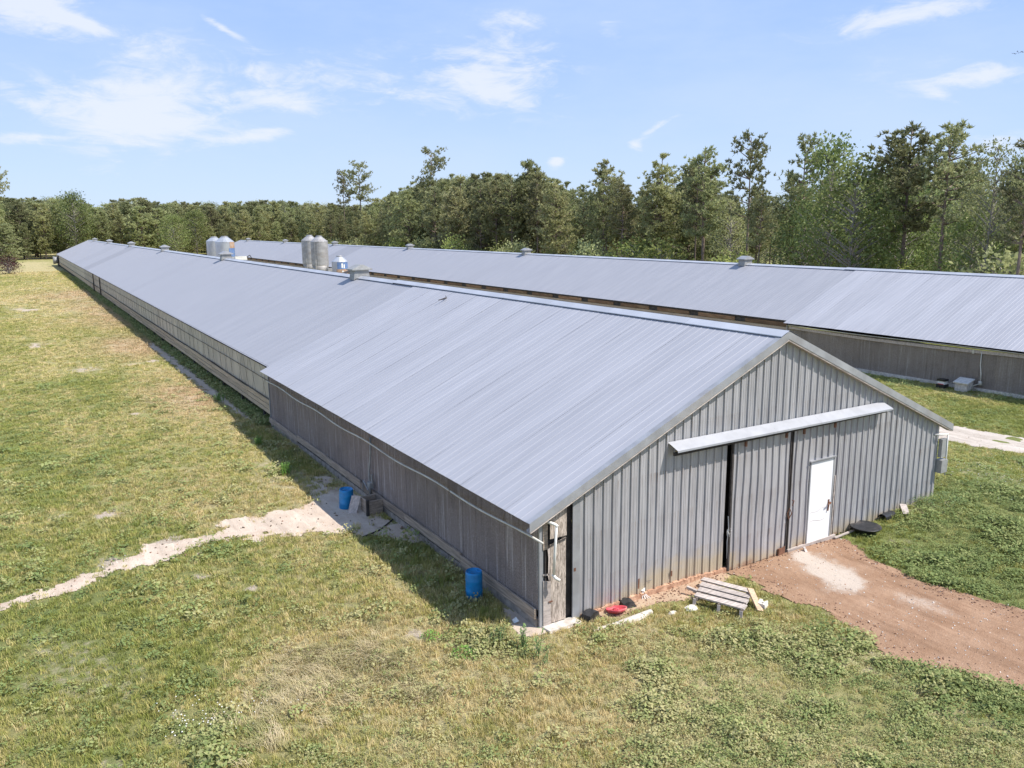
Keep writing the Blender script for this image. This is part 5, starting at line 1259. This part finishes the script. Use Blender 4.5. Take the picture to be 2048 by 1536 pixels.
def clump(name, n, R, h, wd_, lean, mat, seed, lie=False):
    rs_ = np.random.default_rng(seed); V = []; F = []
    for i in range(n):
        a = rs_.uniform(0, 6.28); r_ = R*math.sqrt(rs_.uniform()); b = rs_.uniform(0, 6.28) if not lie else rs_.normal(0.0, 0.5); hh = h*rs_.uniform(0.45, 1.2); ln = lean*rs_.uniform(0.2, 1.2)
        x0, y0 = r_*math.cos(a), r_*math.sin(a); px_, py_ = -math.sin(b)*wd_, math.cos(b)*wd_
        k = len(V)
        V += [(x0-px_, y0-py_, -0.01), (x0+px_, y0+py_, -0.01), (x0+math.cos(b)*ln*hh*0.4+px_*0.7, y0+math.sin(b)*ln*hh*0.4+py_*0.7, hh*0.6), (x0+math.cos(b)*ln*hh*0.4-px_*0.7, y0+math.sin(b)*ln*hh*0.4-py_*0.7, hh*0.6), (x0+math.cos(b)*ln*hh, y0+math.sin(b)*ln*hh, hh*(1.0 if not lie else 0.7))]
        F += [(k, k+1, k+2, k+3), (k+3, k+2, k+4)]
    me = bpy.data.meshes.new(name); me.from_pydata(V, [], F); me.materials.append(mat); return me
def leafy(name, n, R, h, sz, mat, seed, flowers=0):
    rs_ = np.random.default_rng(seed); mb = MB()
    for i in range(n):
        a = rs_.uniform(0, 6.28); r_ = R*math.sqrt(rs_.uniform()); z = h*(1-(r_/R)**2*0.6)*rs_.uniform(0.35, 1.1); c = Vector((r_*math.cos(a), r_*math.sin(a), z))
        nrm = Vector((rs_.normal()*0.5, rs_.normal()*0.5, 1)).normalized(); u = nrm.cross(Vector((math.cos(a*3), math.sin(a*3), 0))).normalized(); v = nrm.cross(u); s_ = sz*rs_.uniform(0.6, 1.2)
        mb.add([c-u*s_, c-v*s_*0.6, c+u*s_, c+v*s_*0.6], [(0, 1, 2, 3)])
    for i in range(flowers):
        a = rs_.uniform(0, 6.28); r_ = R*rs_.uniform(); c = Vector((r_*math.cos(a), r_*math.sin(a), h*1.25)); s_ = 0.014
        mb.add([c+Vector(q)*s_ for q in ((1, 0, 0), (0, 1, 0), (-1, 0, 0), (0, -1, 0), (0, 0, 1.2), (0, 0, -1))], [(0, 1, 4), (1, 2, 4), (2, 3, 4), (3, 0, 4), (1, 0, 5), (2, 1, 5), (3, 2, 5), (0, 3, 5)], 1)
    return mb.mesh(name, [mat, M_flower])
POLYS = [(P_sand, 2.6), (P_wash, 1.0), (P_drive, 0.6), (P_grav, 1.0), (P_clay, .5), (P_corner, .5)]
def cover(x, y):
    """0 on bare surfaces and inside buildings, 1 on turf"""
    ok = np.ones(len(x), bool)
    for (pl, r_) in POLYS:
        lo = pl.min(0)-0.6; hi = pl.max(0)+0.6; m_ = (x > lo[0]) & (x < hi[0]) & (y > lo[1]) & (y < hi[1])
        if m_.any():
            sd = sdist(x[m_], y[m_], pl)+edge_noise(x[m_], y[m_])*r_; kk = np.where(m_)[0]; sd = sd-(0.10 if pl is P_sand else 0); ok[kk[sd > -0.03+0.10*RNG.uniform(-1, 1, len(kk))+0.30*(RNG.uniform(size=len(kk)) < 0.30)*(pl is P_sand)]] = False
    ok &= ~((x > -0.20) & (x < BW+0.15) & (y > -0.12) & (y < LB)); ok &= ~((x > DX-0.15) & (x < DX+BW+.2) & (y > 0.3) & (y < LB))
    ok &= RNG.uniform(size=len(x)) > bare_at(x, y)*1.1
    return ok
def sample(dmin, dmax, dens):
    A = math.pi*(dmax**2-dmin**2)*0.30; n = int(A*dens)
    r_ = np.sqrt(RNG.uniform(dmin**2, dmax**2, n)); a = RNG.uniform(YAW-0.72, YAW+0.72, n)
    x = CAM[0]+r_*np.sin(a); y = CAM[1]+r_*np.cos(a); z = tz(x, y)
    px, py, f = proj(np.stack([x, y, z], -1)); k = (px > -60) & (px < 2110) & (py < 1600) & (f > 0)
    x, y, z, px, py = x[k], y[k], z[k], px[k], py[k]
    # behind barn 1 nothing is seen
    hid = (x > BW-0.3) & (y > 4) & (px < 1560); hid |= (x > DX+0.1)
    k = ~hid & cover(x, y); return x[k], y[k], z[k], px[k], py[k]
def weedy(x, y, px, py):
    r_ = sst(px, 1150, 1500)*sst(py, 1230, 1330)*0.95+sst(px, 1720, 1850)*sst(py, 900, 1000)*0.9+sst(px, 1120, 1400)*sst(py, 1330, 1480)*.5
    r_ = np.maximum(r_, np.exp(-((px-420)/110)**2-((py-1460)/40)**2)*1.2); r_ = np.maximum(r_, np.exp(-((px-990)/90)**2-((py-1290)/40)**2))
    r_ = np.maximum(r_, np.exp(-((px-700)/300)**2-((py-1520)/60)**2)*.6)
    return np.clip(r_+0.9*(fbm(x*0.9, y*0.9, 81, 3)-0.5)+np.where(px < 1150, -0.16, 0.03), 0, 1)
strawP = np.array([at(*q)[:2] for q in ((600, 1360), (640, 1320), (690, 1330), (740, 1300), (700, 1380), (790, 1330), (560, 1420), (850, 1380), (520, 1500))]); strawR = [0.6, .5, .65, .45, .6, .4, .45, .4, .35]
def strawy(x, y):
    s = 0
    for (a, b), r_ in zip(strawP, strawR): s = s+np.exp(-(((x-a)/r_)**2+((y-b)/r_)**2))
    return np.clip(s*0.6*(0.2+fbm(x*2, y*2, 91, 3)), 0, 1)
gP, gS, gR, gT, gK = [], [], [], [], []; wP, wS, wR, wT, wK = [], [], [], [], []; sP, sS, sR, sT = [], [], [], []
for (d0, d1, dens, s0) in ((5, 16, 130, 1.0), (16, 26, 75, 1.25), (26, 45, 42, 1.55), (45, 80, 15, 2.3), (80, 170, 4.0, 3.6)):
    x, y, z, px, py = sample(d0, d1, dens); n = len(x); ti = tint_at(x, y); pk = pink_at(x, y); we = weedy(x, y, px, py)*(d0 < 45); stw = strawy(x, y); u = RNG.uniform(size=n)
    h = 0.75+0.6*fbm(x*0.7, y*0.7, 95, 3); far = 1.0/(s0**0.62)
    isw = u < np.maximum(we*0.85, 0.10*(d0 < 45)); iss = (~isw) & (u > 1-stw*0.9)
    isg = ~isw & ~iss
    R3 = np.stack([RNG.normal(0, .12, n), RNG.normal(0, .12, n), RNG.uniform(0, 6.28, n)], -1); P3 = np.stack([x, y, z], -1); sx = s0*RNG.uniform(0.7, 1.3, n)
    # longer growth in the strip along the barn shade
    strip = np.exp(-((x+0.7)/0.6)**2)*(y > 0); h = h*(1+strip*0.8)*(0.8 if d0 >= 26 else 1.0)
    S3 = np.stack([sx, sx, sx*far*h], -1)
    gP.append(P3[isg]); gS.append(S3[isg]); gR.append(R3[isg]); gT.append(ti[isg]-0.35*strip[isg]); gK.append(pk[isg])
    wP.append(P3[isw]); wS.append(S3[isw]*np.array([1, 1, .9])*(0.45+1.5*fbm(x*1.3, y*1.3, 97, 3)**1.5*1.6)[isw][:, None]); wR.append(R3[isw]); wT.append(ti[isw]*0.9); wK.append(pk[isw]*0)
    R4 = R3[iss].copy(); R4[:, 2] = 2.6+1.2*np.sin(x[iss]*1.5+y[iss])+RNG.normal(0, .8, iss.sum()); sP.append(P3[iss]); sS.append(S3[iss]); sR.append(R4); sT.append(0.4+0.6*RNG.uniform(size=iss.sum()))
cat_ = np.concatenate
cg = make_coll('grass_kinds', [('grass_%d' % i, [clump('grass_%d' % i, 20, 0.075, 0.062, 0.0048, 0.9, M_blade, i)]) for i in range(4)])
scatter('lawn_grass', cat_(gP), cat_(gS), cat_(gR), cg, {'tint': cat_(gT), 'pink': cat_(gK)}, 'short dry green and yellow grass covering the ground around the barns', 'grass')
cw2 = make_coll('weed_kinds', [('weed_%d' % i, [leafy('weed_%d' % i, 26, 0.085, 0.085, 0.017, M_weed, i, 0)]) for i in range(5)])
scatter('leafy_weeds', cat_(wP), cat_(wS), cat_(wR), cw2, {'tint': cat_(wT), 'pink': cat_(wK)}, 'low leafy clover and weeds in the foreground and by the drive', 'weeds')
cs = make_coll('straw_kinds', [('straw_%d' % i, [clump('straw_%d' % i, 22, 0.10, 0.16, 0.0045, 1.6, M_straw, 40+i, True)]) for i in range(3)])
scatter('flattened_straw_grass', cat_(sP), cat_(sS), cat_(sR), cs, {'tint': cat_(sT), 'pink': cat_(sT)*0}, 'long flattened straw-coloured grass swept over in the foreground', 'dry grass')
# clods, stones and dark litter lying on the bare ground
def bits(name, polys, n, r0, r1, mats, label, edge=False, seed=3):
    rg = np.random.default_rng(seed); P = []
    for (pl, w_) in polys:
        lo = pl.min(0); hi = np.minimum(pl.max(0), 40); m_ = int(n*w_)
        x = rg.uniform(lo[0], hi[0], m_*4); y = rg.uniform(lo[1], hi[1], m_*4); sd = sdist(x, y, pl)+edge_noise(x, y)
        k = (sd > 0) & ((sd < 0.35+0.25*rg.uniform(size=len(x))) if edge else True); x, y = x[k][:m_], y[k][:m_]
        P.append(np.stack([x, y, tz(x, y)+0.02], -1))
    P = np.concatenate(P); n = len(P); sc_ = rg.uniform(r0, r1, (n, 1))*rg.uniform(0.6, 1.5, (n, 3)); sc_[:, 2] *= 0.6
    ms = []
    for j, mt in enumerate(mats):
        bm = bmesh.new(); bmesh.ops.create_icosphere(bm, subdivisions=1, radius=1); rr = random.Random(j+seed)
        for v in bm.verts: v.co *= rr.uniform(0.7, 1.2)
        me = bpy.data.meshes.new('bit'); bm.to_mesh(me); bm.free(); me.materials.append(mt); ms.append(('bit_%s_%d' % (name, j), [me]))
    scatter(name, P, sc_, np.stack([rg.uniform(0, 1, n), rg.uniform(0, 1, n), rg.uniform(0, 6, n)], -1), make_coll(name+'_kinds', ms), {}, label, 'debris')
M_clod = simple('dark_clod', (0.22, 0.125, 0.085), 1.0, 0, 0.3, 9); M_leafl = simple('dark_litter', (0.10, 0.075, 0.05), 1.0, 0, 0.3, 9)
bits('dirt_clods', [(P_drive, 0.8), (P_clay, 0.2)], 1300, 0.008, 0.022, [M_clay, M_clod, M_clod], 'loose clods of red earth along the edges of the drive', True)
bits('pale_pebbles', [(P_drive, 0.6), (P_sand, 0.25), (P_grav, 0.3)], 1500, 0.006, 0.016, [M_stone, M_clay, M_stone], 'pale pebbles strewn over the drive, road and path', False, 5)
bits('dark_litter', [(P_sand, 0.6), (P_wash, 0.2), (P_grav, 0.2)], 170, 0.012, 0.035, [M_leafl, M_leafl, M_clod], 'dark leaf litter and damp crumbs on the sand', False, 8)
# clover flowers
fp = []
for (cx_, cy_, sx_, sy_, n) in ((400, 1445, 38, 18, 45), (470, 1425, 35, 20, 14), (560, 1430, 25, 20, 10), (1960, 945, 50, 18, 60), (2020, 965, 30, 15, 25)):
    for k in range(n):
        p = at(random.gauss(cx_, sx_), random.gauss(cy_, sy_)); fp.append((p[0], p[1], p[2]+0.09))
mb = MB(); mb.add([Vector(q)*0.012 for q in ((1, 0, 0), (0, 1, 0), (-1, 0, 0), (0, -1, 0), (0, 0, 1.2), (0, 0, -1))], [(0, 1, 4), (1, 2, 4), (2, 3, 4), (3, 0, 4), (1, 0, 5), (2, 1, 5), (3, 2, 5), (0, 3, 5)])
cf = make_coll('flower_kinds', [('flower_a', [mb.mesh('flower_a', M_flower)])])
n = len(fp); scatter('clover_flowers', fp, np.ones((n, 3))*RNG.uniform(.7, 1.3, (n, 1)), np.zeros((n, 3)), cf, {}, 'small white clover flowers dotted in the weeds', 'flowers')
# tall weeds and tufts one can point to
M_tall = simple('tall_weed_green', (0.12, 0.185, 0.055), 0.7, 0, 0.3, 5, rand=0.2)
M_bright = simple('bright_weed_green', (0.13, 0.25, 0.035), 0.7, 0, 0.3, 5)
def tall(px, py, label, H, n=6, mat=M_tall, R=0.08):
    p = at(px, py); t = thing('tall_weed', label, 'weed', p[0], p[1], random.uniform(0, 6), 'tall weeds around the barn')
    mb = MB(); lf_ = MB()
    for k in range(n):
        a = random.uniform(0, 6.28); r_ = random.uniform(0, R); b = Vector((r_*math.cos(a), r_*math.sin(a), 0)); h = H*random.uniform(0.6, 1.05); tip = b+Vector((random.uniform(-.12, .12)*H, random.uniform(-.12, .12)*H, h))
        mb.tube([b, b.lerp(tip, .5)+Vector((0.01, 0, 0)), tip], [0.006, 0.005, 0.003], 4)
        for j in range(7):
            q = b.lerp(tip, 0.12+0.12*j); a2 = random.uniform(0, 6.28); d_ = Vector((math.cos(a2), math.sin(a2), 0.7)).normalized(); s_ = Vector((-math.sin(a2), math.cos(a2), 0))*0.010; L_ = 0.22*H*random.uniform(.6, 1.1)
            lf_.add([q-s_, q+s_, q+d_*L_*0.6+s_, q+d_*L_*0.6-s_, q+d_*L_+Vector((0, 0, -.03))], [(0, 1, 2, 3), (3, 2, 4)])
    mb.build('stem', mat, t); lf_.build('leaf', mat, t)
tall(1076, 1318, 'tallest upright weed stems just left of the barn corner foot', 0.75, 4)
tall(1045, 1300, 'bushy tall weed clump beside the corner, leaning stems', 0.55, 8)
tall(1092, 1335, 'short upright weed right of the tallest stems', 0.5, 3)
tall(1000, 1290, 'spreading tall grass clump left of the corner weeds', 0.38, 14, R=0.2)
tall(438, 803, 'bright green tuft at the shade edge far along the wall', 0.40, 30, M_bright, 0.25)
tall(517, 889, 'bright green tuft at the shade edge, middle of three', 0.36, 22, M_bright, 0.15)
tall(570, 950, 'bright green tuft at the shade edge nearest the sand', 0.42, 26, M_bright, 0.17)
def shrub(px, py, label, R, h, n=150, mat=M_bright):
    p = at(px, py); me = leafy('weed_foliage', n, R, h, 0.022, mat, int(px)); t = thing('low_shrub', label, 'shrub', p[0], p[1], 0, 'low green shrubs near the barn corner'); put('foliage', me, t)
    mb = MB()
    for k in range(5): mb.tube([(0, 0, 0), (R*.5*math.cos(k*1.3), R*.5*math.sin(k*1.3), h*.7)], 0.005, 3)
    mb.build('stem', M_tall, t)
shrub(862, 1278, 'dark green low shrub left of the barn corner in sun', 0.20, 0.16)
shrub(930, 1312, 'bright green low shrub in the grass before the barn corner', 0.26, 0.18, 220)
shrub(1890, 1010, 'dense green weed mound at the right barn corner', 0.55, 0.35, 420, M_tall)
shrub(1840, 1012, 'smaller green weed mound against the right end of the gable', 0.35, 0.28, 260, M_tall)
shrub(560, 860, 'shaded weeds growing against the cooling wall far end', 0.30, 0.3, 160, M_tall)
for (px, py, k) in ((1800, 770, 1), (1990, 800, 2), (2030, 800, 3), (1745, 758, 4)):
    shrub(px, py, ['', 'shaded weeds at the rear barn wall left of the pump', 'shaded weeds at the rear barn wall right of the pale box', 'shaded weeds at the rear barn wall by the right edge', 'shaded weeds at the rear barn wall just past the front gable'][k], 0.7, 0.4, 300, M_tall)
# dark weed fringe under the rear wall boards
x = RNG.uniform(-0.38, 0.14, 3600); y = 19+RNG.uniform(0, 1, 3600)**1.5*110; z = tz(x, y)
n = len(x); scatter('wall_foot_weeds', np.stack([x, y, z], -1), np.ones((n, 3))*RNG.uniform(1.1, 2.6, (n, 1))*(1+y[:, None]*0.01), np.stack([x*0, x*0, RNG.uniform(0, 6.28, n)], -1), cw2, {'tint': RNG.uniform(0.1, 0.8, n), 'pink': x*0}, 'dense weeds along the foot of the front barn side wall', 'weeds')
print('trees', cnt, 'grass', sum(map(len, gP)), 'weeds', sum(map(len, wP)))
